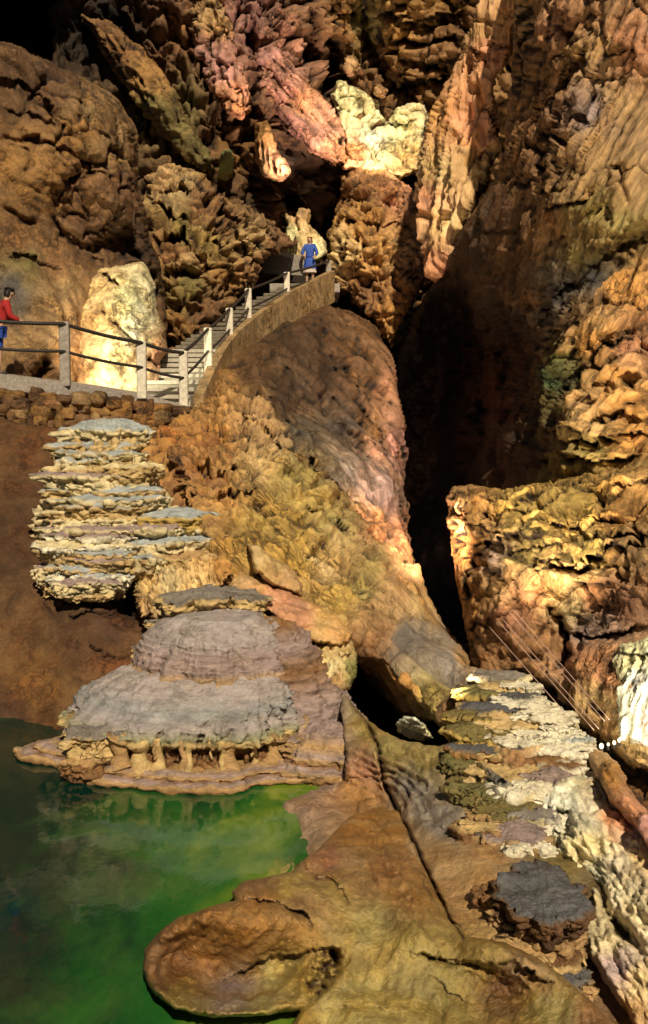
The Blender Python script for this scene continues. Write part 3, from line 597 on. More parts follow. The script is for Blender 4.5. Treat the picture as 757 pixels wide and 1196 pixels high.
for (x, y, r, lab) in ((410, 77, 11, 'pale round boulder above the bright alcove, the larger of two'), (444, 106, 7, 'small pale round boulder just above the bright alcove, right of the larger one')):
    a = np.linspace(0, 6.283, 12)[:-1]
    sheet('boulder', [(x + r * math.cos(t), y + r * 1.1 * math.sin(t)) for t in a], [(x - r, y, 40.4), (x + r, y, 40.4), (x, y - r, 40.5), (x, y + r, 40.3)], [(x, y, 'tan', .8), (x, y + r, 'pink', .8)], M['far'], step=1.2, rim=(r * .9, .5), ragged=(7, 9),
          layers=[('fbm', (.5, .5, .5), .22), ('chunk', (.4, .4, .4), .16)], label=lab, cat='boulder', group=g)
sheet('dripstone_pillar', [(398, 204), (416, 196), (445, 198), (466, 208), (482, 222), (487, 248), (490, 272), (498, 295), (497, 322), (486, 344), (474, 366), (456, 404), (446, 396), (436, 376), (420, 360), (400, 350), (386, 342), (381, 310), (384, 280), (392, 250), (400, 235)],
      [(400, 205, 38.4), (480, 225, 38), (440, 215, 36.9), (387, 300, 37), (430, 290, 35.5), (495, 300, 37), (460, 350, 35.4), (455, 400, 35), (400, 345, 36), (440, 250, 36.4)],
      [(420, 210, 'umber', 1.2), (465, 230, 'pink', .8), (430, 250, 'ochre', .9), (400, 290, 'sand'), (440, 300, 'ochre', 1.3), (470, 300, 'tan', .9), (430, 350, 'umber'), (460, 370, 'ochre', 1.2), (485, 320, 'brown')], M['far'], step=1.8, rim=(14, 1.6), ragged=(5, 12),
      layers=[('flute', (.5, .5, .5), .5, dict(mask=[(440, 330, 60), (400, 310, 40)])), ('chunk', (.8, .8, .6), .3), ('strata', (1.3, 1.3, .6), .3, dict(mask=[(440, 230, 55)])), ('crag', (1.0, 1.0, .8), .4), ('fbm', (.3, .3, .3), .1)],
      strokes=[('hole', [(418, 318), (428, 330)], 7, 1.0), ('hole', [(400, 345), (412, 360)], 6, .9), ('crack', [(462, 300), (470, 350), (458, 390)], 5, .7), ('hole', [(484, 310), (478, 345)], 6, .8), ('ledge', [(395, 252), (430, 258), (470, 262)], 5, .5), ('crack', [(440, 300), (445, 340), (436, 370)], 4, .5), ('ridge', [(404, 270), (402, 320)], 11, .7), ('crack', [(424, 275), (428, 310)], 3, .5)],
      label='bulky ochre dripstone pillar under the bright alcove', cat='dripstone pillar', group=g)
sheet('flowstone_curtain', [(499, 132), (510, 112), (526, 88), (541, 62), (553, 34), (566, -30), (612, -50), (604, 30), (596, 66), (588, 84), (577, 84), (574, 110), (582, 148), (586, 172), (572, 195), (568, 212), (556, 236), (538, 270), (524, 300), (508, 331), (499, 318), (495, 290), (489, 262), (490, 205), (496, 168)],
      [(499, 132, 34), (560, 0, 32), (600, -30, 31), (540, 120, 31.8), (580, 100, 31.4), (530, 200, 31.2), (490, 230, 33), (570, 190, 30.6), (510, 300, 31.6), (540, 250, 30.6)],
      [(560, 40, 'tan', 1.0), (575, 60, 'pink', 1.0), (520, 140, 'ochre', 1.2), (545, 140, 'pink', 1.2), (560, 160, 'pink', 1.3), (515, 200, 'sand', .9), (545, 190, 'tan', 1), (500, 240, 'pink', 1.1), (520, 260, 'sand', 1.1), (510, 310, 'pink', 1.1), (570, 190, 'tan', .9)], M['ribbed'], step=1.7, rim=(7, 1.0), ragged=(3, 14),
      layers=[('flute', (.36, .36, .36), .42), ('flute', (1.1, 1.1, 1.1), .7), ('fbm', (.3, .3, .4), .06), ('chunk', (.8, .8, .8), .25, dict(mask=[(570, 40, 40)]))],
      strokes=[('ledge', [(556, 60), (572, 68), (590, 62)], 5, .7), ('crack', [(512, 255), (520, 258), (530, 250)], 4, .5), ('crack', [(495, 250), (505, 256)], 4, .4), ('crack', [(556, 60), (548, 110), (540, 170)], 3, .3), ('hole', [(566, 185), (572, 176)], 5, .7), ('crack', [(528, 100), (512, 180), (512, 240)], 3, .3)],
      label='tall pinkish ribbed flowstone curtain at the top, right of the bright alcove', cat='flowstone curtain', group=g)
sheet('rock_outcrop', [(166, 208), (185, 196), (198, 190), (214, 198), (236, 206), (256, 226), (282, 238), (306, 252), (330, 272), (350, 284), (342, 292), (312, 300), (300, 318), (296, 334), (280, 346), (262, 366), (240, 386), (218, 402), (196, 404), (188, 372), (180, 330), (170, 282)],
      [(170, 215, 31.5), (200, 195, 32), (195, 400, 27.5), (240, 385, 28), (180, 300, 29.5), (230, 300, 29), (262, 360, 29.5), (290, 260, 32.5), (340, 285, 34), (300, 320, 32), (240, 230, 31.5)],
      [(190, 205, 'tan'), (205, 225, 'sand', .55), (235, 240, 'umber', 1.0), (215, 260, 'olive', 1.0), (240, 285, 'yellow', .5), (200, 290, 'umber'), (225, 300, 'tan', .9), (270, 260, 'brown'), (290, 280, 'sand', .8), (330, 285, 'brown'), (260, 330, 'ochre', .6), (220, 340, 'olive', .9), (205, 380, 'ochre', .6), (240, 360, 'brown', 1.2), (300, 310, 'umber')], M['far'], step=1.8, rim=(11, 1.3), ragged=(6, 16),
      layers=[('chunk', (1.1, 1.1, .8), .42), ('strata', (1.4, 1.4, .6), .28, dict(tilt=-25)), ('crag', (1.2, 1.2, .7), .45, dict(tilt=-20)), ('crag', (.45, .45, .3), .18)],
      strokes=[('ledge', [(175, 240), (205, 246), (240, 262), (262, 290)], 5, .7), ('ledge', [(180, 275), (215, 268), (235, 300), (270, 320)], 6, .7), ('hole', [(255, 235), (275, 280), (290, 310)], 8, 1.2), ('crack', [(190, 320), (230, 322), (262, 345)], 5, .8), ('ledge', [(182, 220), (210, 216), (240, 225)], 4, .5), ('crack', [(196, 360), (215, 356), (232, 372)], 5, .7), ('hole', [(186, 340), (190, 395)], 8, 1.3), ('crack', [(300, 262), (310, 290)], 4, .6)],
      label='ledged olive and ochre outcrop above and left of the staircase', cat='rock outcrop', group=g)
sheet('lit_dripstone', [(330, 292), (336, 262), (333, 250), (344, 254), (350, 244), (362, 246), (361, 262), (370, 270), (380, 282), (382, 296), (374, 304), (360, 308), (345, 306)], [(332, 292, 37.2), (345, 255, 37.5), (375, 290, 37.4), (350, 300, 36.8)], [(340, 275, 'cream', 1.1), (352, 260, 'tan', 1.1), (360, 280, 'sand'), (374, 290, 'cream')], M['far'], step=1.2, rim=(5, .5), ragged=(2.5, 7),
      layers=[('cell', (.5, .5, .7), .25), ('flute', (.3, .3, .3), .2)], strokes=[('crack', [(348, 255), (347, 290)], 2.5, .5)], label='floodlit cream dripstone behind the person in blue', cat='dripstone', group=g)
sheet('rock_slope', [(302, 318), (318, 305), (345, 306), (395, 330), (400, 348), (370, 380), (300, 420), (180, 470), (170, 440), (200, 402), (250, 372)], [(302, 318, 37), (345, 310, 38), (395, 340, 37.5), (300, 410, 29), (180, 465, 26), (200, 405, 28)],
      [(300, 360, 'dark', .6), (220, 420, 'brown'), (360, 340, 'black')], M['far'], step=3, ragged=(3, 20), layers=[('fbm', (1.2, 1.2, 1.2), .3)], kind='structure')

# floodlit boulder beside the walkway
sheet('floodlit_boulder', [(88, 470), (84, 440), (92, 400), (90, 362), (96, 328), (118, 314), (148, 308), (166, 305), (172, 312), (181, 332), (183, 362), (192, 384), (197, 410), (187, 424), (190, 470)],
      [(88, 470, 22.8), (95, 340, 23.6), (150, 310, 23.8), (180, 340, 23.6), (195, 405, 23.2), (188, 465, 22.8), (140, 390, 22.4), (130, 450, 22.2), (150, 340, 22.9)],
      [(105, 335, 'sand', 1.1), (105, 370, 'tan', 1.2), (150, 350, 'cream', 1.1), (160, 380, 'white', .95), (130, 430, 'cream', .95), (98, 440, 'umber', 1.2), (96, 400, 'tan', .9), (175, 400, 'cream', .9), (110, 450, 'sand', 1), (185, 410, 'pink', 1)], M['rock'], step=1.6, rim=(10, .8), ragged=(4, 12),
      layers=[('fbm', (1, 1, 1), .15), ('chunk', (.7, .7, .7), .07), ('crag', (.8, .8, .8), .12), ('ridge', (.3, .3, .3), .035), ('fbm', (.12, .12, .12), .02)],
      strokes=[('crack', [(100, 355), (115, 362), (130, 370), (138, 382), (152, 396), (165, 404)], 3.5, .3), ('ledge', [(112, 318), (130, 322), (142, 328)], 4, .3), ('crack', [(130, 368), (128, 350), (140, 345)], 2.5, .15), ('hole', [(183, 428), (176, 420)], 4, .3), ('crack', [(95, 412), (110, 420), (100, 432)], 3, .2), ('ledge', [(135, 400), (160, 404), (185, 402)], 2.5, .12)],
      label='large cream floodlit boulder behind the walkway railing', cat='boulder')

# ================================================================== the middle: hump with the stair on top, down to the cavity
sheet('flowstone_hump', [(196, 500), (226, 474), (252, 440), (292, 402), (340, 372), (372, 356), (384, 352), (408, 362), (432, 374), (446, 392), (458, 422), (466, 462), (472, 520), (475, 576), (480, 640), (488, 678), (508, 712), (532, 744), (552, 766), (580, 782), (566, 800), (545, 830), (530, 856), (512, 836), (486, 806), (458, 778), (432, 758), (412, 752), (398, 740), (350, 720), (310, 700), (270, 690), (240, 640), (205, 570)],
      [(196, 500, 19.0), (228, 476, 20.6), (252, 442, 22.6), (292, 404, 26.0), (340, 374, 30.2), (384, 354, 34.0), (440, 390, 32), (462, 450, 29), (474, 576, 23.4), (480, 640, 20.4), (508, 712, 17.0), (552, 766, 14.8), (575, 785, 14.0), (535, 840, 13.2), (486, 800, 13.6), (420, 750, 14.0),
       (420, 450, 26.6), (380, 420, 27.2), (340, 430, 24.0), (280, 470, 20.4), (360, 500, 21.0), (440, 560, 21.6), (400, 600, 18.8), (310, 560, 17.6), (240, 560, 17.2), (300, 640, 15.9), (360, 660, 15.6), (440, 680, 16.6), (470, 740, 14.9), (270, 690, 14.8), (350, 715, 14.5)],
      [(256, 446, 'ochre', .8), (300, 430, 'umber', .36), (340, 400, 'brown', .36), (380, 380, 'brown', .55), (420, 380, 'umber', .7), (330, 460, 'dark', .75), (380, 440, 'brown', .32), (350, 510, 'grey', .25), (400, 500, 'grey', .35), (430, 440, 'umber', .6), (420, 480, 'brown', .6), (450, 450, 'pink', .9), (462, 520, 'rose', 1.1), (440, 500, 'umber', 1.4), (470, 620, 'pink', 1.0), (440, 580, 'mauve', .9), (400, 560, 'grey', .7), (430, 620, 'umber', 1.2),  # dark upper left and pink rim put shade and lamplight into the colour
       (220, 490, 'ochre', .95), (260, 500, 'ochre', 1.2), (300, 510, 'tan', .95), (200, 540, 'umber', 1.1), (240, 540, 'ochre'), (300, 550, 'sand', .8), (260, 590, 'ochre', 1.1), (330, 570, 'olive', 1.6), (350, 600, 'yellow', .75), (300, 620, 'yellow', .8), (380, 620, 'olive', 1.5), (380, 660, 'sand', .85), (340, 650, 'yellow', .8), (420, 680, 'olive', 1.6), (440, 710, 'tan', .8), (400, 700, 'yellow', .8),
       (470, 690, 'tan'), (490, 740, 'grey', .7), (470, 750, 'grey', .5), (520, 770, 'grey', .9), (500, 700, 'sand', .9), (440, 745, 'umber', 1.3), (530, 790, 'grey', 1), (545, 770, 'tan'), (505, 810, 'olive', 1.7), (540, 830, 'brown')], M['streak_left'], step=1.8, rim=(13, 2.4), ragged=(3, 22), skirt=4,
      layers=[('fbm', (2.4, 2.4, 2.4), .28), ('chunk', (.5, .5, .38), .30, dict(mask=[(215, 505, 32), (250, 520, 40), (220, 560, 40), (290, 530, 38), (270, 490, 25), (330, 535, 25)])), ('cell', (.55, .55, .28), .2, dict(mask=[(300, 590, 50), (350, 600, 55), (330, 640, 45), (390, 640, 50), (400, 700, 50), (440, 720, 45), (260, 600, 35), (440, 670, 40)], tilt=-18)),
              ('strata', (.9, .9, .26), .17, dict(mask=[(310, 590, 60), (360, 620, 60), (400, 670, 60), (260, 560, 50)], tilt=-15)), ('flute', (.45, .45, .45), .12, dict(mask=[(400, 500, 90), (440, 560, 60), (360, 460, 60)], tilt=32)), ('crag', (3.6, 2.4, 1.1), .42, dict(tilt=-48)), ('crag', (.5, .4, .16), .20, dict(seed=5, tilt=-24, mask=[(230, 530, 60), (290, 590, 60), (350, 620, 60), (400, 690, 70), (270, 500, 50)])), ('crag', (1.4, .9, .4), .07, dict(seed=8, tilt=-50, patch=1.4)), ('fbm', (.14, .14, .10), .025)],
      strokes=[('ledge', [(262, 478), (309, 514), (340, 535), (364, 556), (402, 581)], 6, .45), ('crack', [(402, 581), (440, 620), (462, 655), (475, 684)], 4, .3), ('crack', [(431, 470), (450, 520), (462, 556), (476, 600)], 3.5, .3), ('crack', [(359, 668), (362, 645), (385, 635), (400, 650), (408, 668)], 3, .25), ('crack', [(372, 668), (376, 650), (388, 650), (396, 668)], 2.5, .15),
               ('ledge', [(435, 752), (462, 776), (490, 805), (512, 820)], 5, .4), ('crack', [(380, 372), (372, 400), (400, 440), (436, 500), (455, 560)], 8, .9), ('crack', [(300, 420), (345, 440), (385, 478), (415, 520), (440, 570)], 7, .75), ('crack', [(330, 400), (360, 430), (400, 480)], 6, .5), ('crack', [(410, 375), (420, 410), (440, 460)], 6, .6), ('crack', [(290, 450), (330, 490), (370, 530)], 6, .5), ('ridge', [(440, 395), (455, 450), (465, 530)], 9, .5), ('ledge', [(340, 610), (370, 612), (400, 630)], 4, .22), ('ledge', [(270, 600), (300, 606), (330, 622)], 4, .22), ('ledge', [(405, 690), (432, 700), (460, 722)], 4, .22), ('crack', [(470, 720), (490, 718), (520, 742)], 4, .22),
               ('hole', [(545, 785), (572, 775)], 8, .6), ('hole', [(375, 575), (385, 590)], 7, .4), ('ridge', [(395, 430), (425, 480), (445, 540)], 9, .3), ('ledge', [(225, 540), (250, 552), (280, 552)], 4, .25), ('ledge', [(240, 580), (270, 572), (300, 580)], 4, .25), ('hole', [(530, 850), (545, 838)], 7, .5), ('crack', [(385, 676), (420, 672), (450, 700)], 3, .2)],
      label='tall dark sloping flowstone hump under the staircase, pink along its right edge', cat='flowstone hump')
sheet('flowstone_slab', [(268, 684), (280, 668), (300, 676), (322, 684), (345, 694), (372, 706), (396, 720), (412, 738), (408, 752), (392, 756), (376, 752), (352, 744), (330, 726), (300, 704), (280, 698)], [(270, 684, 14.6), (345, 694, 14.45), (412, 740, 13.75), (376, 750, 13.5), (310, 704, 14.1)],
      [(290, 680, 'tan', 1.0), (330, 700, 'pink', .95), (350, 720, 'pink', .75), (380, 725, 'sand', .9), (400, 740, 'tan', 1.1)], M['flow'], step=1.6, rim=(5, .25), ragged=(5, 12), layers=[('fbm', (.8, .8, .8), .10), ('crag', (.5, .5, .3), .07, dict(tilt=-30)), ('fbm', (.15, .15, .12), .02)], skirt=1,
      label='smooth pale pink slab sloping above the right side of the tiered mound', cat='flowstone slab')
sheet('rock_slab', [(290, 636), (300, 636), (318, 650), (338, 664), (354, 682), (352, 696), (336, 692), (314, 682), (298, 666)], [(290, 636, 15.1), (354, 685, 14.6), (310, 680, 14.4), (325, 660, 14.6)], [(310, 655, 'sand', .75), (340, 680, 'tan', .8)], M['flow'], step=1.5, rim=(5, .3), ragged=(4, 8), layers=[('fbm', (.5, .5, .5), .10), ('crag', (.4, .4, .25), .06, dict(tilt=-40)), ('fbm', (.12, .12, .1), .02)], skirt=1,
      strokes=[('crack', [(318, 652), (322, 676)], 2, .08)], label='narrow tilted tan slab lying just above the pale pink slab', cat='rock slab')
sheet('dripstone_columns', [(366, 760), (372, 748), (390, 752), (410, 744), (417, 766), (415, 790), (408, 806), (392, 806), (378, 798), (368, 784)], [(366, 770, 13.6), (417, 770, 13.7), (390, 775, 13.2), (400, 805, 13.1)], [(375, 770, 'yellow', 1.4), (382, 780, 'cream'), (400, 760, 'sand', .8), (405, 785, 'moss', 1.3), (395, 800, 'tan')], M['drip'], step=1.4, rim=(6, .3), ragged=(2, 9),
      layers=[('flute', (.14, .14, .14), .12), ('fbm', (.3, .3, .2), .06)], strokes=[('ledge', [(392, 765), (412, 762)], 3, .12), ('crack', [(392, 766), (394, 796)], 2.5, .15)], label='short yellow dripstone columns at the left edge of the dark cavity', cat='dripstone')
sheet('slanting_rock', [(416, 756), (440, 758), (466, 778), (490, 802), (512, 824), (530, 836), (546, 862), (520, 850), (500, 842), (470, 836), (436, 806), (418, 782)], [(416, 760, 14.2), (546, 862, 12.9), (490, 805, 13.4), (450, 810, 14.6), (500, 842, 13.6)],
      [(430, 770, 'brown', 1.1), (450, 790, 'umber', .8), (470, 790, 'ochre', 1), (500, 820, 'yellow', .9), (480, 830, 'brown'), (535, 850, 'brown')], M['flow'], step=1.6, rim=(7, .6), ragged=(5, 12), layers=[('fbm', (.6, .6, .6), .12), ('crag', (.6, .6, .3), .12, dict(tilt=-38)), ('flute', (.25, .25, .25), .08, dict(tilt=40)), ('fbm', (.13, .13, .12), .03)],
      label='brown slanting rock with a yellow edge roofing the dark cavity', cat='rock')
sheet('layered_rock', [(462, 844), (472, 836), (486, 838), (496, 846), (506, 862), (494, 866), (476, 862), (466, 856)], [(462, 846, 12.1), (506, 862, 11.5), (480, 850, 11.8)], [(480, 850, 'white', .9), (495, 862, 'cream')], M['drip'], step=1.2, rim=(4, .3), ragged=(2, 6),
      layers=[('strata', (.4, .4, .1), .1)], label='small white layered rock inside the dark cavity', cat='rock')
sheet('drapery', [(158, 684), (180, 668), (206, 660), (240, 650), (268, 656), (266, 680), (250, 696), (236, 712), (206, 720), (180, 724), (164, 716)], [(160, 690, 15.2), (265, 660, 15.0), (200, 700, 14.6), (240, 700, 14.4)],
      [(175, 690, 'sand', .9), (200, 690, 'cream', .85), (230, 680, 'sand'), (255, 665, 'ochre', 1.1), (170, 715, 'tan', .8)], M['ribbed'], step=1.4, rim=(6, .5), ragged=(2, 9), layers=[('flute', (.16, .16, .16), .34), ('flute', (.5, .5, .5), .22), ('fbm', (.2, .2, .2), .02)],
      strokes=[('crack', [(178, 676), (172, 720)], 3, .2), ('crack', [(206, 668), (198, 716)], 3, .2), ('crack', [(232, 662), (224, 700)], 3, .2)], label='fluted cream drapery between the tall shelf stack and the tiered mound', cat='drapery')
# ================================================================== foreground floor, basin, terraces
C['slate2'] = (.33, .33, .33); C['moss2'] = (.30, .29, .17); C['blue'] = (.40, .435, .44); C['lav'] = (.40, .345, .335); C['moss'] = (.17, .15, .055)
def hz(lst): return [(x, y, float(at_z(x, y, z))) for x, y, z in lst]
sheet('flowstone_floor', [(404, 912), (404, 880), (400, 850), (398, 826), (402, 812), (424, 836), (446, 853), (476, 868), (512, 872), (545, 862), (590, 880), (640, 900), (720, 960), (820, 1020), (820, 1320), (360, 1320), (330, 1196), (320, 1080), (286, 1010), (290, 950), (330, 938), (366, 924)],
      hz([(318, 820, .75), (352, 742, 1.25), (374, 770, 1.05), (398, 808, .72), (424, 838, .6), (340, 800, .95), (370, 850, .6), (400, 890, .3), (340, 900, .22), (330, 936, -.02), (385, 932, .06), (445, 938, .05), (440, 890, .42), (476, 870, .62), (540, 866, .75), (500, 920, .45), (540, 930, .5), (600, 900, .6), (640, 910, .6),
          (720, 965, .55), (820, 1030, .6), (470, 960, .22), (430, 985, .12), (500, 1000, .34), (560, 1000, .45), (600, 1040, .42), (540, 1060, .36), (580, 1110, .36), (640, 1120, .15), (700, 1130, .1), (500, 1120, .25), (640, 1200, -.1), (560, 1180, .0), (740, 1220, -.05), (820, 1200, .1), (360, 1100, -.2), (440, 1120, .05), (400, 1040, .0), (290, 950, -.12), (290, 1010, -.2), (345, 985, -.05), (352, 950, .03), (385, 950, .09), (400, 940, .08), (380, 980, .09), (450, 1320, .0), (360, 1320, -.1), (820, 1320, .1)]),
      [(350, 770, 'mauve', .85), (340, 820, 'mauve', .9), (390, 860, 'mauve', .95), (380, 900, 'mauve', 1), (430, 900, 'pink', .8), (420, 925, 'ochre', 1), (425, 850, 'olive', 1.8), (460, 880, 'olive', 1.9), (500, 890, 'olive', 1.5), (480, 920, 'grey', 1.2), (520, 960, 'grey', 1.1), (500, 940, 'grey', 1.3), (540, 920, 'olive', 1.2), (470, 980, 'tan', .8), (520, 1000, 'tan', .9), (560, 1010, 'tan', .95), (540, 1060, 'tan', .95), (560, 1090, 'sand', .8),
       (600, 1130, 'tan', .8), (600, 960, 'slate', 1.3), (650, 1000, 'olive'), (700, 1100, 'dark'), (640, 1160, 'umber')], M['flow'], tone=.95, step=1.8, rim=(6, .12), ragged=(2, 20), skirt=.4,
      layers=[('fbm', (.9, .9, .5), .07), ('fbm', (.22, .22, .12), .018), ('strata', (.5, .5, .07), .07, dict(mask=[(500, 905, 40), (530, 930, 40), (420, 915, 40), (370, 900, 50)])), ('cell', (.2, .2, .10), .09, dict(mask=[(505, 920, 40), (550, 930, 40), (480, 890, 30)])), ('crag', (.5, .5, .25), .06, dict(patch=.9)), ('ridge', (.3, .6, .3), .03)],
      strokes=[('hole', [(396, 802), (425, 838), (440, 868), (449, 905), (462, 940), (474, 966), (494, 1004), (512, 1048), (520, 1066), (540, 1098)], 2.6, .22), ('ledge', [(388, 925), (410, 908), (446, 902)], 4, .06), ('ledge', [(352, 850), (380, 870), (400, 880)], 4, .05), ('crack', [(514, 1058), (535, 1045), (560, 1040)], 2.5, .04), ('hole', [(530, 880), (548, 892)], 7, .25), ('ledge', [(350, 905), (400, 912), (440, 925)], 3, .05), ('ledge', [(500, 960), (530, 975), (560, 985)], 4, .06),
               ('crack', [(345, 756), (360, 770), (362, 790)], 3, .12)], label='broad pinkish flowstone floor sloping from the cavity to the foreground', cat='flowstone floor')

sheet('rimstone_basin', [(168, 1132), (171, 1110), (186, 1090), (212, 1072), (244, 1060), (276, 1052), (271, 1042), (282, 1031), (310, 1024), (342, 1018), (352, 1006), (372, 992), (392, 970), (412, 952), (446, 940), (468, 948), (490, 1000), (514, 1052), (545, 1094), (590, 1102), (632, 1122), (668, 1150), (716, 1196), (740, 1320), (345, 1320), (332, 1212), (352, 1180), (326, 1182), (296, 1187), (250, 1188), (206, 1179), (178, 1158)],
      hz([(169, 1130, .20), (190, 1088, .44), (244, 1062, .60), (276, 1054, .60), (320, 1052, .62), (275, 1040, .46), (310, 1026, .52), (345, 1018, .50), (375, 990, .38), (415, 952, .16), (450, 942, .12), (470, 960, .2), (500, 1020, .36), (530, 1080, .38), (230, 1100, .30), (215, 1135, .10), (270, 1152, .12), (300, 1102, .40), (200, 1108, .22), (285, 1120, .2),
          (180, 1158, .22), (215, 1180, .26), (250, 1187, .26), (300, 1185, .26), (340, 1174, .26), (364, 1150, .28), (330, 1140, .14), (300, 1160, .12), (240, 1165, .14), (345, 1120, .22), (400, 1100, .42), (370, 1075, .50), (420, 1030, .46), (440, 1000, .36), (440, 1090, .42), (490, 1090, .52), (560, 1106, .56), (610, 1122, .54), (545, 1150, .26), (600, 1165, .26), (640, 1150, .42), (690, 1178, .40), (440, 1150, .24), (420, 1190, .24), (360, 1205, .08), (500, 1190, .2), (560, 1230, .28), (430, 1320, .2), (700, 1320, .3)]),
      [(185, 1110, 'umber', .9), (200, 1130, 'brown', 1.2), (240, 1090, 'ochre', .75), (280, 1090, 'ochre', .85), (250, 1130, 'umber', 1.0), (270, 1155, 'mauve', .8), (210, 1175, 'olive', 1.4), (300, 1182, 'olive', 2.0), (330, 1140, 'olive', 2.0), (300, 1060, 'ochre', .9), (350, 1060, 'tan', .75), (300, 1035, 'umber', 1.1), (340, 1035, 'yellow', .75), (390, 1040, 'yellow', .7), (380, 1000, 'pink', .7), (430, 980, 'ochre', .95), (410, 1020, 'tan', .8), (450, 1020, 'umber', 1.3),
       (480, 1050, 'ochre', .8), (430, 1080, 'olive', 1.7), (480, 1100, 'olive', 2.0), (560, 1115, 'yellow', .65), (620, 1140, 'tan', .7), (520, 1150, 'olive', 1.4), (590, 1150, 'brown', .9), (430, 1150, 'olive', 2.0), (400, 1190, 'olive', 2.2), (500, 1190, 'olive', 1.8), (640, 1180, 'olive', 1.6), (700, 1190, 'umber')], M['basin'], tone=.95, step=1.6, rim=(9, .28), ragged=(1.5, 26), skirt=.5,
      layers=[('fbm', (.8, .8, .5), .035), ('ridge', (.13, .5, .6), .045, dict(tilt=-35)), ('crag', (.6, .6, .3), .05, dict(patch=.8)), ('cell', (.09, .09, .06), .012), ('fbm', (.12, .12, .08), .012)],
      strokes=[('hole', [(455, 925), (468, 952), (484, 984), (497, 1010), (514, 1050), (523, 1070), (542, 1098)], 2.6, .16), ('ledge', [(258, 1150), (276, 1136), (300, 1122), (340, 1113), (380, 1110), (405, 1104)], 7, .14), ('hole', [(392, 1120), (378, 1136), (372, 1152)], 9, .45), ('ledge', [(276, 1052), (318, 1052), (350, 1064), (366, 1082)], 4, .16), ('ledge', [(352, 1008), (388, 1028), (404, 1046), (408, 1064)], 5, .10), ('crack', [(430, 965), (450, 1005), (462, 1040), (500, 1085)], 8, .16), ('crack', [(468, 965), (486, 1010), (505, 1050), (535, 1092)], 6, .12), ('crack', [(405, 985), (425, 1010), (440, 1050)], 6, .09), ('ridge', [(420, 975), (440, 1010), (452, 1050)], 8, .08),
               ('ledge', [(470, 1108), (520, 1122), (560, 1128), (585, 1132)], 4, .08), ('ledge', [(500, 1136), (530, 1158), (548, 1168)], 10, .07), ('hole', [(580, 1142), (600, 1160)], 12, .12), ('ledge', [(470, 1112), (520, 1118), (580, 1128), (605, 1124)], 18, .08), ('ledge', [(600, 1120), (622, 1136), (650, 1150)], 7, .14), ('crack', [(500, 1160), (520, 1196)], 4, .08), ('crack', [(440, 960), (462, 990), (470, 1020)], 3, .05), ('ridge', [(358, 1158), (310, 1182), (250, 1186), (206, 1177), (180, 1152), (175, 1122), (192, 1094), (244, 1067), (278, 1058)], 6.5, .13), ('hole', [(262, 1138), (290, 1150), (330, 1142)], 24, .15), ('ridge', [(470, 1090), (510, 1098), (560, 1104)], 9, .08), ('ledge', [(360, 1180), (420, 1172), (470, 1190)], 6, .04)],
      label='smooth brown rimstone basin with a rounded lip at the front of the pool', cat='rimstone basin')

sheet('white_flowstone_bank', [(628, 926), (644, 912), (668, 905), (694, 908), (716, 932), (740, 956), (780, 990), (880, 1050), (880, 1330), (780, 1320), (738, 1196), (704, 1140), (684, 1108), (680, 1080), (690, 1056), (688, 1030), (668, 1010), (652, 994), (640, 972), (632, 950)],
      hz([(628, 930, .6), (668, 906, .72), (694, 910, .74), (740, 958, .72), (880, 1050, .8), (640, 972, .5), (660, 1000, .46), (690, 1030, .42), (690, 1060, .36), (684, 1108, .28), (704, 1140, .22), (738, 1196, .12), (700, 980, .62), (740, 1060, .52), (757, 1120, .42), (820, 1200, .3), (880, 1330, .3), (780, 1320, .0), (680, 950, .68)]),
      [(640, 940, 'white', .95), (660, 930, 'white', .9), (690, 930, 'white', .8), (720, 960, 'pink', 1.2), (757, 1000, 'sand', 1), (650, 970, 'white'), (680, 960, 'white', .85), (690, 990, 'cream', 1), (665, 1000, 'cream', 1), (720, 1010, 'white', .8), (700, 1030, 'white', .9), (740, 1060, 'cream', .9), (690, 1060, 'cream', .8), (710, 1090, 'cream', .9), (720, 1130, 'mauve', 1.5), (757, 1150, 'cream', .9), (740, 1190, 'tan', 1)], M['flow'], step=1.6, rim=(8, .3), ragged=(3, 14), skirt=.8,
      layers=[('fbm', (.7, .7, .5), .07), ('strata', (.4, .4, .07), .075, dict(mask=[(690, 970, 28), (710, 1000, 28), (725, 1040, 30), (680, 1020, 30), (740, 1080, 30)])), ('cell', (.12, .12, .08), .05, dict(mask=[(690, 1010, 40), (730, 1060, 40)])), ('flute', (.10, .10, .10), .09, dict(mask=[(648, 970, 24), (660, 995, 22)], tilt=40)), ('crag', (.6, .4, .15), .07, dict(tilt=-45, patch=.7)), ('crag', (.3, .2, .08), .04, dict(tilt=-45)), ('fbm', (.12, .12, .08), .012)],
      strokes=[('hole', [(655, 950), (659, 965), (664, 975)], 6, .3), ('crack', [(668, 988), (690, 1022), (706, 1058), (736, 1092), (757, 1112)], 6, .22), ('ledge', [(640, 930), (648, 960), (662, 990)], 4, .12), ('hole', [(716, 1075), (728, 1090)], 6, .3), ('ledge', [(690, 1090), (720, 1100), (757, 1140)], 4, .05), ('crack', [(690, 905), (706, 930), (740, 965)], 3, .1)],
      label='white and pink flowstone bank with ribbed edge at the lower right', cat='flowstone bank')
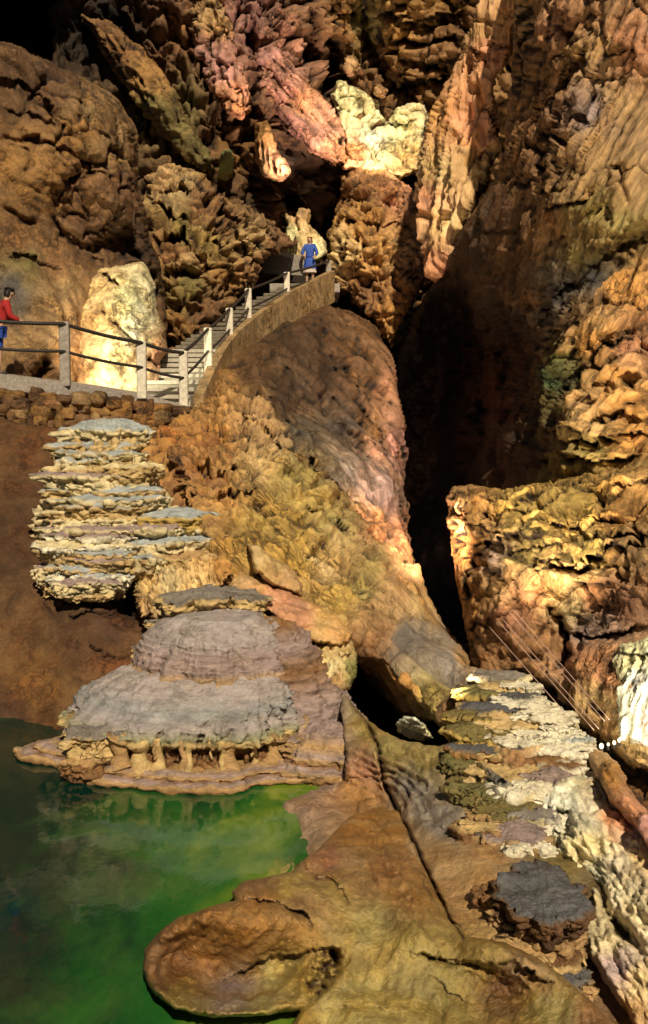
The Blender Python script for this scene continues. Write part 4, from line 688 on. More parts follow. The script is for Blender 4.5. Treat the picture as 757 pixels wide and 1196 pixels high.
sheet('slanting_pipe_rock', [(684, 880), (696, 875), (710, 880), (722, 894), (732, 916), (748, 938), (780, 970), (880, 1040), (880, 1076), (780, 1012), (744, 972), (716, 936), (698, 912)],
      hz([(684, 880, .82), (710, 882, .9), (732, 916, .92), (780, 972, .95), (880, 1040, 1.0), (880, 1076, .86), (744, 970, .8), (698, 910, .78), (716, 915, .93)]), [(695, 885, 'tan', .9), (715, 905, 'ochre', 1.1), (735, 935, 'pink', .9), (757, 965, 'rose', 1.1)], M['flow'], step=1.5, rim=(10, .4), ragged=(2, 14), skirt=.6,
      layers=[('fbm', (.6, .6, .5), .06), ('crag', (.9, .5, .2), .10, dict(tilt=-45)), ('crag', (.25, .2, .1), .03, dict(tilt=-45)), ('fbm', (.1, .1, .1), .01)], label='long brown rock ridge slanting out of the frame at the right', cat='rock ridge')
sheet('white_flowstone', [(716, 770), (724, 756), (742, 750), (770, 742), (880, 720), (880, 900), (760, 872), (742, 868), (724, 864), (720, 830), (722, 800)], [(716, 780, 12.0), (880, 720, 10.6), (880, 900, 10.2), (740, 866, 11.3), (757, 800, 11.3), (722, 855, 11.5)],
      [(730, 780, 'cream', 1.05), (750, 800, 'white', 1), (735, 850, 'white', .95), (757, 850, 'mauve', 1.6)], M['ribbed'], step=1.5, rim=(8, .3), ragged=(3, 10), skirt=.8,
      layers=[('flute', (.17, .17, .17), .16), ('fbm', (.5, .5, .5), .08), ('fbm', (.1, .1, .1), .012)], strokes=[('ledge', [(720, 758), (745, 765), (780, 758)], 4, .12), ('crack', [(737, 830), (735, 866)], 3, .12), ('crack', [(752, 820), (750, 866)], 3, .1)], label='floodlit white flowstone at the right edge of the picture', cat='flowstone')

# ------------------------------------------------------------------ tiered mound and shelf stack
def shelf(parent, name, px, py, d, wpx, hpx, k, top='blue', side='cream', under='tan', sy=.6, dome=.10, taper=.55, drip=.05, lobes=(), nth=200, nz=90, lam=.05):
    s = d / FOC; r = wpx * s; h = hpx * s
    p = P(px, py, d); c = np.array([p[0], p[1] + r * sy * .95, p[2]])
    prof = [(0.0, r * dome, top), (r * .5, r * dome * .8, top), (r * .86, r * dome * .25, top), (r * .97, 0, top), (r, -h * .10, side), (r * .99, -h * .22, side), (r * .93, -h * .40, side), (r * (.93 + taper) / 2, -h * .7, side), (r * taper, -h * .98, under), (r * taper * .7, -h * 1.35, under)]
    return lathe(name, M['drip'], c, prof, nth, nz, 1, sy, lobes, [('crag', (.30, .30, .14), .10, dict(steep=1, seed=k)), ('fbm', (.5, .5, .2), .09), ('strata', (.5, .5, lam), lam * .7, dict(seed=k, steep=1)), ('fbm', (.22, .22, .10), .05), ('cell', (.13, .13, .10), .055, dict(steep=1, seed=k)), ('fbm', (.06, .06, .04), .016)], (34 * max(r, .4), drip), parent, seed=k, rag=2.1, droop=h * .38)

bp = P(120, 690, 15.0)
stk = empty('shelf_stack', bp, 'tall stack of pale cream dripstone shelves with bluish tops on the brown bank', 'dripstone formation')
_r = random.Random(21)
STK = [(122, 502, 16.55, 46, 22, 'blue', 'cream')]
for y in range(520, 690, 9):
    t = (y - 500) / 190
    hw = np.interp(y, [500, 525, 550, 580, 610, 640, 670, 690], [48, 50, 60, 66, 60, 58, 50, 40]); cx = np.interp(y, [500, 545, 580, 620, 650, 690], [122, 112, 122, 108, 112, 92])
    STK.append((cx + _r.uniform(-12, 12), y, 16.45 - 1.45 * t + _r.uniform(-.08, .10), hw * _r.uniform(.72, 1.05), _r.uniform(13, 24), _r.choice(['blue', 'blue', 'mauve', 'cream']), _r.choice(['cream', 'cream', 'white', 'sand'])))
STK += [(200, 602, 15.8, 54, 26, 'blue', 'yellow'), (176, 618, 15.65, 50, 20, 'mauve', 'cream'), (182, 634, 15.45, 62, 26, 'blue', 'cream'), (214, 650, 15.4, 52, 20, 'tan', 'sand'), (160, 652, 15.35, 46, 22, 'blue', 'cream'), (64, 664, 15.4, 26, 26, 'mauve', 'cream')]
for k, (x, y, d, w, h, tp, sd) in enumerate(STK):
    shelf(stk, 'shelf', x, y, d, w, h, k + 1, tp, sd, 'sand', drip=.085, taper=.78, dome=.26 if k == 0 else .09, lobes=[(-90 + 40 * math.sin(k * 2.1), .5, .12), (197, .16, .28), (-20, .3, .1)], nth=160, nz=70)
core = lathe('core', M['drip'], P(128, 700, 17.0), [(0, 2.5, 'tan'), (.5, 2.44, 'sand'), (.72, 2.0, 'sand'), (.98, 1.4, 'cream'), (1.1, .8, 'sand'), (1.0, .35, 'ochre'), (.5, .1, 'brown')], 240, 110, 1, .95, (), [('fbm', (.3, .3, .2), .12), ('crag', (.3, .3, .16), .14), ('strata', (.5, .5, .12), .08)], (24, .06), stk, seed=3)

mc = P(232, 930, 13.15); mc[2] = 0.0
mound = empty('tiered_mound', mc, 'broad tiered grey dripstone mound with fringed lower lip rising from the pool', 'dripstone mound')
shx = ([-.3, .45, .9, 1.9], [0, .0, .18, .12], [0, 0, .12, .35])
lathe('lower_dome', M['drip'], mc, [(0, 1.04, 'lav'), (.75, 1.0, 'lav'), (1.0, .94, 'lav'), (1.18, .83, 'lav'), (1.32, .69, 'slate2'), (1.42, .56, 'lav'), (1.48, .45, 'moss2'), (1.50, .40, 'sand'), (1.47, .36, 'sand'), (1.38, .33, 'tan'), (1.29, .28, 'umber'), (1.27, .10, 'umber'), (1.2, .02, 'umber'), (1.0, -.2, 'brown')], 460, 170, 1.0, .86,
      [(-170, .35, .08), (-60, .5, .05)], [('fbm', (.5, .5, .3), .06), ('fbm', (.1, .1, .04), .016), ('strata', (.4, .4, .06), .03), ('cell', (.1, .1, .1), .05, dict(steep=1))], (46, .17), mound, shx, seed=4)
for k in range(30):                                # columns joining the fringed lip to the base
    an = math.radians(-178 + k * 6.1 + 4.5 * math.sin(k * 3.7)); rr = 1.42 + .05 * math.sin(k * 2.3)
    cx, cy = mc[0] + .0 + rr * math.cos(an), mc[1] + rr * .86 * math.sin(an)
    w = .035 + .085 * (.5 + .5 * math.sin(k * 5.1 + k * k)) ** 2; zb = .10 if k % 4 else .24
    m_ = MB(); zs = np.linspace(.45, zb, 9)
    m_.tube([(cx + .012 * math.sin(j * 1.3 + k), cy + .015 * math.cos(j * 1.1 + k * 2), z) for j, z in enumerate(zs)], [w * (1.5 - 1.0 * math.sin(math.pi * j / 8) ** .8 * .8 + .1 * math.sin(j * 2 + k)) * (1 if zb < .15 else 1.0 - .09 * j) for j in range(9)], 10, c=C['sand'] if k % 3 else C['tan'])
    m_.build('drip_column', M['drip'], mound, smooth=True)
lathe('upper_dome', M['drip'], mc + np.array([.20, .25, 0]), [(0, 1.58, 'lav'), (.45, 1.55, 'lav'), (.66, 1.47, 'lav'), (.80, 1.34, 'lav'), (.90, 1.18, 'mauve'), (.96, 1.03, 'mauve'), (.99, .94, 'tan'), (1.0, .88, 'sand'), (.96, .80, 'tan'), (.9, .7, 'umber')], 360, 130, 1.0, .9,
      [(-20, .4, .1)], [('fbm', (.4, .4, .25), .05), ('strata', (.4, .4, .07), .04), ('fbm', (.09, .09, .035), .014), ('cell', (.09, .09, .09), .03, dict(steep=1))], (44, .05), mound, seed=5)
lathe('rear_dome', M['drip'], mc + np.array([.86, .28, 0]), [(0, 1.52, 'umber'), (.25, 1.46, 'umber'), (.46, 1.24, 'mauve'), (.66, .98, 'umber'), (.86, .66, 'mauve'), (1.04, .36, 'mauve'), (1.22, .14, 'tan'), (1.34, .0, 'tan'), (1.34, -.2, 'umber')], 320, 140, 1.0, .95, (), [('fbm', (.4, .4, .25), .05), ('strata', (.4, .4, .06), .04), ('crag', (.4, .4, .14), .08)], (20, .04), mound, seed=9, rag=.5)
lathe('base_terrace', M['drip'], mc + np.array([.1, -.02, 0]), [(1.0, .15, 'umber'), (1.38, .13, 'tan'), (1.54, .125, 'mauve'), (1.62, .105, 'tan'), (1.60, .075, 'umber'), (1.72, .065, 'mauve'), (1.80, .045, 'tan'), (1.82, .015, 'umber'), (1.74, -.05, 'olive'), (1.5, -.3, 'olive')], 420, 90, 1.04, .88,
      [(-172, .22, .10), (-22, .45, .30)], [('fbm', (.3, .3, .2), .06), ('strata', (.4, .4, .05), .03), ('cell', (.13, .13, .1), .05)], (40, .04), mound, seed=6)
lathe('base_terrace', M['drip'], np.array([P(392, 934, 12.4)[0], P(392, 934, 12.4)[1], 0]), [(0, .52, 'mauve'), (.35, .46, 'mauve'), (.55, .36, 'tan'), (.66, .27, 'mauve'), (.70, .22, 'tan'), (.68, .18, 'umber'), (.80, .14, 'mauve'), (.86, .09, 'tan'), (.85, .04, 'umber'), (.8, -.2, 'olive')], 300, 100, 1.0, .8,
      (), [('fbm', (.3, .3, .2), .06), ('strata', (.4, .4, .05), .03), ('crag', (.2, .2, .08), .04)], (24, .03), mound, seed=12)
for k, (x, y, d, w, h, tp, sd) in enumerate([(243, 702, 13.5, 65, 34, 'grey', 'sand'), (196, 728, 13.35, 27, 22, 'grey', 'sand'), (252, 726, 13.25, 52, 24, 'grey', 'sand'), (240, 748, 13.2, 62, 22, 'umber', 'ochre'), (176, 756, 13.2, 22, 20, 'grey', 'sand')]):
    shelf(mound, 'shelf', x, y, d, w, h, k + 20, tp, sd, 'ochre', drip=.05, taper=.62)
for k, (x, y, d, w, h, tp, sd) in enumerate([(108, 862, 11.9, 38, 32, 'grey', 'sand'), (92, 894, 11.75, 26, 16, 'tan', 'umber'), (348, 866, 12.1, 26, 18, 'mauve', 'tan')]):
    shelf(mound, 'side_shelf', x, y, d, w, h, k + 40, tp, sd, 'brown', drip=.05, taper=.75)

tc = empty('terrace_cascade', P(600, 1000, 9.0), 'thin layered terrace cascade with white right edge at the foot of the right wall', 'dripstone terraces')
TERR = [(582, 793, 1.10, 34, 20, 'grey', 'cream'), (600, 806, 1.04, 32, 18, 'slate', 'cream'), (566, 812, 1.0, 34, 22, 'moss', 'yellow'), (612, 826, .98, 34, 22, 'slate', 'cream'), (580, 832, .95, 40, 24, 'slate', 'sand'), (548, 836, .92, 24, 26, 'olive', 'yellow'), (640, 842, .93, 36, 20, 'grey', 'white'), (604, 850, .89, 46, 24, 'slate', 'cream'), (560, 858, .84, 34, 26, 'olive', 'yellow'),
        (656, 860, .86, 34, 20, 'blue', 'white'), (622, 870, .82, 46, 22, 'grey', 'cream'), (662, 880, .79, 32, 20, 'mauve', 'white'), (576, 880, .76, 44, 24, 'slate', 'ochre'), (634, 892, .73, 46, 24, 'umber', 'cream'), (552, 898, .66, 30, 26, 'moss', 'olive'), (594, 906, .67, 44, 24, 'slate', 'sand'), (646, 912, .66, 34, 24, 'mauve', 'white'), (568, 926, .60, 38, 24, 'moss', 'olive'), (616, 930, .61, 40, 26, 'slate', 'cream'),
        (588, 950, .55, 40, 24, 'olive', 'tan'), (626, 958, .54, 30, 30, 'grey', 'white'), (566, 972, .50, 30, 22, 'slate', 'umber'), (604, 982, .49, 44, 26, 'slate', 'tan')]
TERR = TERR + [(x + _r.uniform(6, 26), y + _r.uniform(5, 11), z - .03, w * _r.uniform(.5, .85), h * .8, tp, sd) for x, y, z, w, h, tp, sd in TERR]
TERR = [(x, y, z, w, h, ('white' if x > 604 else 'sand' if k % 2 else 'mauve') if tp in ('slate', 'grey', 'blue', 'mauve') and k % 4 else tp, 'white' if x > 605 else sd) for k, (x, y, z, w, h, tp, sd) in enumerate(TERR)]
for k, (x, y, z, w, h, tp, sd) in enumerate(TERR):
    shelf(tc, 'terrace', x, y, float(at_z(x, y + 4, z)), w, h * 1.0, k + 80, tp, sd, 'tan', sy=.62, drip=.07, taper=.9, dome=.10, nth=120, nz=52, lam=.03)
tb = sheet('terrace_base', [(536, 800), (556, 788), (584, 784), (610, 786), (626, 800), (632, 822), (652, 824), (662, 838), (676, 848), (688, 864), (682, 880), (688, 892), (668, 902), (650, 914), (634, 936), (640, 964), (632, 1000), (604, 1006), (566, 990), (548, 960), (552, 930), (538, 900), (530, 866)],
      hz([(536, 800, 0.92), (584, 786, 1.02), (612, 788, 0.97), (632, 822, 0.89), (662, 838, 0.85), (688, 865, 0.75), (688, 892, 0.63), (650, 914, 0.59), (640, 964, 0.53), (632, 1000, 0.43), (604, 1004, 0.39), (566, 990, 0.41), (550, 950, 0.47), (540, 900, 0.57), (530, 866, 0.69), (590, 850, 0.87), (620, 900, 0.71), (590, 940, 0.59), (600, 830, 0.93)]),
      [(570, 795, 'slate', 1.8), (600, 810, 'cream', .75), (560, 820, 'olive', 1.4), (545, 840, 'yellow', .9), (590, 830, 'slate', 1.6), (620, 840, 'cream', .9), (650, 840, 'white', .8), (670, 860, 'cream', 1), (660, 880, 'white', .95), (580, 860, 'yellow', .8), (620, 870, 'sand', .9), (560, 890, 'olive', 1.2), (600, 890, 'umber', 1.2), (590, 915, 'slate', 1.1), (630, 905, 'white', .9), (560, 940, 'moss', 1.2), (600, 950, 'olive', 1.3), (620, 940, 'cream', .8), (590, 985, 'slate', 1.5)],
      M['drip'], step=1.4, rim=(7, .3), ragged=(4, 9), skirt=1, layers=[('strata', (.8, .8, .11), .17), ('strata', (.5, .5, .04), .055, dict(seed=2)), ('fbm', (.6, .6, .3), .06), ('crag', (.22, .22, .08), .05), ('flute', (.10, .10, .10), .03), ('fbm', (.08, .08, .04), .012)],
      strokes=[('hole', [(612, 812), (624, 818)], 6, .35), ('ledge', [(545, 865), (590, 868), (640, 862)], 4, .12), ('ledge', [(556, 910), (600, 922), (640, 912)], 4, .12), ('ledge', [(560, 965), (600, 962), (636, 950)], 4, .12), ('crack', [(690, 880), (672, 890), (655, 905)], 3, .15)], parent=tc)

# dark shelf at the lower right, stepped dripstone below it
ds = empty('dark_shelf_rock', P(650, 1150, 8.1), 'dark grey flat topped shelf rock over knobbly brown dripstone at the lower right', 'dripstone shelf')
for k, (x, y, z, w, h, tp, sd, sy) in enumerate([(650, 1078, .64, 54, 30, 'slate', 'brown', 1.6), (640, 1100, .44, 48, 30, 'brown', 'tan', 1.0), (624, 1078, .50, 44, 34, 'brown', 'tan', 1.1), (646, 1128, .32, 38, 34, 'brown', 'sand', .8), (612, 1118, .40, 30, 34, 'tan', 'sand', .8), (598, 1056, .50, 30, 34, 'umber', 'umber', 1.0), (668, 1150, .26, 28, 26, 'slate', 'tan', .8), (622, 1142, .36, 24, 24, 'brown', 'tan', .8)]):
    shelf(ds, 'shelf', x, y, float(at_z(x, y, z)), w, h, k + 60, tp, sd, 'dark', sy=sy, drip=.06, taper=.82, dome=.04, nth=160, nz=70)

# ================================================================== water
def water():
    m = bpy.data.materials.new('murky_green_water'); m.use_nodes = True
    nt = m.node_tree; bs = nt.nodes['Principled BSDF']; L = nt.links.new
    geo = nd(nt, 'ShaderNodeNewGeometry')
    mp = nd(nt, 'ShaderNodeMapping'); mp.inputs['Scale'].default_value = (1, .55, 1); L(geo.outputs['Position'], mp.inputs[0])
    a = nd(nt, 'ShaderNodeTexNoise'); a.inputs['Scale'].default_value = 1.1; a.inputs['Detail'].default_value = 5; a.inputs['Distortion'].default_value = 1.0; L(mp.outputs[0], a.inputs['Vector'])
    b = nd(nt, 'ShaderNodeTexNoise'); b.inputs['Scale'].default_value = 7; b.inputs['Detail'].default_value = 4; b.inputs['Distortion'].default_value = 1.5; L(mp.outputs[0], b.inputs['Vector'])
    sx = nd(nt, 'ShaderNodeSeparateXYZ'); L(geo.outputs['Position'], sx.inputs[0])
    rx = nd(nt, 'ShaderNodeMapRange'); L(sx.outputs['X'], rx.inputs[0])
    for k, q in zip((1, 2, 3, 4), (-3.1, -.5, -.40, .24)): rx.inputs[k].default_value = q
    ad = nd(nt, 'ShaderNodeMath', operation='ADD'); L(a.outputs['Fac'], ad.inputs[0]); L(rx.outputs[0], ad.inputs[1])
    ad2 = nd(nt, 'ShaderNodeMath', operation='MULTIPLY_ADD'); L(b.outputs['Fac'], ad2.inputs[0]); ad2.inputs[1].default_value = .2; L(ad.outputs[0], ad2.inputs[2])
    cr = nd(nt, 'ShaderNodeValToRGB'); L(ad2.outputs[0], cr.inputs[0])
    e = cr.color_ramp.elements; e[0].position = .36; e[0].color = (.001, .022, .014, 1); e[1].position = 1.08; e[1].color = (.15, .23, .020, 1)
    n = e.new(.72); n.color = (.020, .115, .018, 1)
    L(cr.outputs[0], bs.inputs['Base Color']); bs.inputs['Roughness'].default_value = .06; bs.inputs['IOR'].default_value = 1.33; bs.inputs['Specular IOR Level'].default_value = .9
    r = nd(nt, 'ShaderNodeTexNoise'); r.inputs['Scale'].default_value = 5; r.inputs['Detail'].default_value = 3; L(mp.outputs[0], r.inputs['Vector'])
    bp_ = nd(nt, 'ShaderNodeBump'); bp_.inputs['Strength'].default_value = .09; bp_.inputs['Distance'].default_value = .03; L(r.outputs['Fac'], bp_.inputs['Height']); L(bp_.outputs[0], bs.inputs['Normal'])
    return m
n = 80; gx, gy = np.meshgrid(np.linspace(-9, .9, n), np.linspace(5.2, 15.4, n)); V = np.stack([gx.ravel(), gy.ravel(), gx.ravel() * 0], 1)
ix = np.arange(n * n).reshape(n, n); qd = np.stack([ix[:-1, :-1], ix[:-1, 1:], ix[1:, 1:], ix[1:, :-1]], -1).reshape(-1, 4); qc = V[qd].mean(1); qd = qd[~((qc[:, 0] > -.35) & (qc[:, 1] > 11.5))]
mesh_obj('pool_water', V, qd, water(), kind='structure')
# ================================================================== walkway, stairs, railing
walk = [P(-90, 424, 18.4), P(0, 437, 19.2), P(75, 446, 19.8), P(165, 461, 20.9), P(218, 474, 21.3)]
def along(pts, t):
    pts = np.array(pts); s = np.concatenate([[0], np.cumsum(np.linalg.norm(np.diff(pts, axis=0), axis=1))]); s /= s[-1]
    return np.array([np.interp(t, s, pts[:, k]) for k in range(3)])
mb = MB()
for a, b in zip(walk[:-1], walk[1:]):
    off = np.array([.12, 1.9, .0])
    th = np.array([0, 0, -.26])
    v = [a, b, b + off, a + off, a + th, b + th, b + off + th, a + off + th]
    mb.add(v, [(0, 1, 2, 3), (4, 7, 6, 5), (0, 4, 5, 1), (2, 6, 7, 3), (0, 3, 7, 4), (1, 5, 6, 2)], (.3, .3, .3))
mb.build('walkway', M['concrete'], label='concrete walkway slab along the left wall above the rubble wall', cat='walkway')
# dry rubble wall under the walkway: stones are the pattern of one wall
mb = MB(); rng = random.Random(5)
st_pts = [P(-60, 455, 18.7), P(0, 466, 18.9), P(90, 472, 19.3), P(170, 482, 19.9), P(240, 492, 20.4)]
V_, F_, C_ = [], [], []
def stone(c, rx, ry, rz, sd, colr):
    mbx = MB(); mbx.ball((0, 0, 0), 1, 1, 1, nu=22, nv=14); v = np.array(mbx.v)
    v = np.sign(v) * np.abs(v) ** .62
    n = fbm(v * 1.1 + sd * 3.1, 3); d1, d2, cid = worley(v * .9 + sd * 7.7)
    v = v * (1 + .42 * n + .35 * (.5 - d1) + .1 * fbm(v * 4 + sd, 2))[:, None] * np.array([rx, ry, rz]) + c
    k = len(V_) and sum(len(q) for q in V_); V_.append(v); F_.extend([tuple(i + k for i in f) for f in mbx.f]); C_.append(np.repeat(np.array(colr)[None], len(v), 0) * (1 + .25 * fbm(v * 6, 3))[:, None])
for row in range(5):
    t = .0 + rng.random() * .03
    while t < 1:
        w = rng.uniform(.07, .26) * (1 - .1 * row); hgt = rng.uniform(.07, .16)
        c = along(st_pts, t) + np.array([0, .12 + rng.uniform(-.08, .08) - row * .06, .10 - row * .16 + rng.uniform(-.04, .04)])
        stone(c, w, .22, hgt, rng.random() * 50, np.array(C[rng.choice(['ochre', 'umber', 'umber', 'ochre', 'brown', 'tan'])]) * rng.uniform(.5, .95))
        t += w * 2 / 5.0 * .98
mesh_obj('rubble_wall', np.vstack(V_), F_, M['rock'], col=np.vstack(C_), label='low dry rubble wall of rough brown stones under the walkway', cat='stone wall')

# stair: follows the outer kerb up to the landing
kerb = [P(226, 470, 21.5), P(246, 438, 23.4), P(270, 408, 26.0), P(292, 388, 28.4), P(336, 357, 31.4), P(384, 332, 34.4)]
stair = empty('staircase', kerb[0], 'concrete staircase with a sloping kerb climbing from walkway to landing', 'staircase')
NS = 27; shade_step = plain_mat('shaded_step', (.17, .14, .10), .7, .4, 16, .35)  # upper steps get a darker colour to stand for shade
kp = [along(kerb, i / NS) for i in range(NS + 1)]
for i in range(NS):
    a, b = kp[i], kp[i + 1]
    tdir = (b - a) * np.array([1, 1, 0]); ln = np.linalg.norm(tdir); tdir /= ln
    left = np.array([-tdir[1], tdir[0], 0])
    w = 1.25 if i > 4 else 1.05 + .05 * i
    rise = b[2] - a[2]
    m_ = MB()
    m_.box(a + left * (w / 2 + .06) + tdir * (ln / 2) + np.array([0, 0, rise / 2 - .03 - .08]), tdir * (ln / 2 - .002), left * w / 2, np.array([0, 0, rise / 2 + .03]), (.36, .33, .27))
    m_.box(a + left * (w / 2 + .06) + tdir * (ln / 2 - .05) + np.array([0, 0, rise - .045]), tdir * (ln / 2 + .03), left * (w / 2 - .004), np.array([0, 0, .042]), (.6, .55, .45), bev=.01)
    m_.build('step', M['step'] if i < 9 else shade_step, stair)
mb = MB()
for i in range(NS):
    a, b = kp[i], kp[i + 1]
    hgt = .42
    tdir = (b - a) * np.array([1, 1, 0]); tdir /= np.linalg.norm(tdir); rt = np.array([tdir[1], -tdir[0], 0])
    lo = np.array([0, 0, -.55]); up = np.array([0, 0, hgt * (.35 + .65 * min(1, i / 6))]); up2 = np.array([0, 0, hgt * (.35 + .65 * min(1, (i + 1) / 6))])
    v = [a + lo, b + lo, b + up2, a + up, a + rt * .2 + lo, b + rt * .2 + lo, b + rt * .2 + up2, a + rt * .2 + up]
    mb.add(v, [(0, 1, 2, 3), (4, 7, 6, 5), (3, 2, 6, 7), (0, 4, 5, 1)] + ([(0, 3, 7, 4)] if i == 0 else []) + ([(1, 5, 6, 2)] if i == NS - 1 else []), (.3, .3, .3))
for q_ in range(len(mb.c)): mb.c[q_] = (.44, .30, .15)
mb.build('kerb', M['rock'], stair)
# landing slab at the top
lp = kerb[-1]
mb = MB(); mb.box(lp + np.array([-.75, .9, -.12]), (1.1, 0, 0), (0, .95, 0), (0, 0, .14), bev=.02); mb.build('landing', M['concrete'], stair)
mb = MB(); q0, q1 = P(306, 318, 36.2), P(356, 322, 35.4)
mb.add([q0, q1, q1 + (0, 0, .62), q0 + (.1, 0, .75), q0 + (0, .3, 0), q1 + (0, .3, 0), q1 + (0, .3, .62), q0 + (.1, .3, .75)], [(0, 1, 2, 3), (4, 7, 6, 5), (3, 2, 6, 7), (0, 3, 7, 4), (1, 5, 6, 2), (0, 4, 5, 1)])
mb.build('parapet_wall', M['concrete'], label='low grey concrete parapet left of the person in blue', cat='low wall')

# railing: one thing, posts and pipes are its parts
rl = empty('railing', walk[2], 'railing with pale posts and dark pipes along walkway and stairs', 'railing')
posts = [(-40, 19.0, 438, 369), (75, 19.75, 445, 376), (165, 20.7, 460, 398), (214, 21.25, 473, 410), (243, 23.0, 438, 383), (268, 25.6, 411, 360), (290, 28.0, 384, 337), (335, 31.2, 357, 318), (384, 34.3, 334, 304)]
tops = []
for k, (x, d, yb, yt) in enumerate(posts):
    p0 = P(x, yb, d); hh = (yb - yt) / FOC * d
    tops.append((p0, hh))
    w = .085 if 3 <= k else .09
    m_ = MB(); m_.box(p0 + np.array([0, .1, hh / 2 - .05]), (w, 0, 0), (0, .07, 0), (0, 0, hh / 2 + .05), (.6, .55, .45), bev=.018)
    m_.build('post', M['post'] if 2 <= k <= 7 else M['concrete'], rl, label='pale painted post' if 2 <= k <= 7 else 'grey concrete post')
def rail(fr, r):
    m_ = MB()
    pts = [p + np.array([0, .03, h * fr]) for p, h in tops]
    full = []
    for a, b in zip(pts[:-1], pts[1:]):
        for t in np.linspace(0, 1, 5)[:-1]: full.append(a + (b - a) * t + np.array([0, 0, -.03 * math.sin(math.pi * t)]))
    full.append(pts[-1]); m_.tube(full, r, 8); m_.build('rail', M['rail'], rl, smooth=True)
rail(.96, .034); rail(.50, .028)

# ================================================================== wires, cable, lamps
wa, wb = P(584, 722, 14.2), P(698, 852, 11.2)
for k, o in enumerate([(-.09, -.03), (-.03, .01), (.01, .0), (.06, .05), (.10, .04)]):
    m_ = MB(); off = np.array([o[0] * 1.2, 0, o[1] + o[0] * .6])
    m_.tube([wa + off * 1.3 + (wb + off - wa - off * 1.3) * t for t in np.linspace(0, 1, 24)], .0045, 6)
    m_.build('wire', M['wire'], smooth=True, label='thin bright wire, one of five strung slanting down the foot of the right wall', cat='wire', group='wires strung down the right wall')
lampm = plain_mat('lit_lamp_glass', (.8, .75, .55), .3, 0, 20, .05, emit=(1, .93, .65), estr=1.2)
for k, (x, y, s) in enumerate([(703, 873, 1.0), (711, 871, .6), (718, 869, .75), (724, 866, .8)]):
    b0 = P(x, y, 11.5)
    t = empty('lamp', b0 - np.array([0, 0, .05]), ['large low white lamp, leftmost in the row at the foot of the right wall', 'smallest dim white lamp, second from left in the row by the right wall', 'third white lamp from the left in the row by the right wall', 'rightmost white lamp of the row below the white flowstone'][k], 'lamp', 'row of small white lamps in the gully')
    m_ = MB(); m_.tube([b0 + (0, .02, -.05), b0 + (0, .02, -.025), b0 + (0, .02, -.02)], [.024 * s, .024 * s, .018 * s], 12); m_.build('base', M['rail'], t)
    m_ = MB(); m_.ball(b0 + np.array([0, .02, .008]), .024 * s, .024 * s, .032 * s); m_.build('bulb', lampm, t, smooth=True)

# ================================================================== people (one skinned body each)
skin = plain_mat('skin', (.45, .26, .17), .55, .05, 30, .1); hairm = plain_mat('dark_hair', (.012, .009, .008), .5, .4, 60, .4)
redm = plain_mat('red_cloth', (.33, .014, .013), .8, .3, 30, .2); bluem = plain_mat('blue_cloth', (.03, .08, .36), .8, .3, 30, .3); shortm = plain_mat('blue_shorts', (.02, .06, .32), .8, .3, 30, .2)
blackm = plain_mat('black_cloth', (.012, .011, .012), .8, .3, 30, .2); palem = plain_mat('pale_cloth', (.55, .46, .40), .8, .2, 30, .2); shoem = plain_mat('dark_shoe', (.02, .015, .012), .5, .1, 30, .2)

def skinned(name, verts, edges, mat, parent, sub=2, root=0):
    me = bpy.data.meshes.new(name); me.from_pydata([v[:3] for v in verts], edges, []); me.update()
    o = bpy.data.objects.new(name, me); COL.objects.link(o)
    sk = o.modifiers.new('skin', 'SKIN'); sk.use_smooth_shade = True
    for i, v in enumerate(verts):
        s = me.skin_vertices[0].data[i]; r = v[3]; s.radius = r if isinstance(r, tuple) else (r, r); s.use_root = i == root
    sb = o.modifiers.new('sub', 'SUBSURF'); sb.levels = sub; sb.render_levels = sub
    dg = bpy.context.evaluated_depsgraph_get(); ev = o.evaluated_get(dg); nm = bpy.data.meshes.new_from_object(ev)
    bpy.data.objects.remove(o); bpy.data.meshes.remove(me)
    nm.name = name; nm.materials.clear(); nm.materials.append(mat)
    nm.polygons.foreach_set('use_smooth', np.full(len(nm.polygons), True))
    q = bpy.data.objects.new(name, nm); COL.objects.link(q); q.parent = parent
    return q

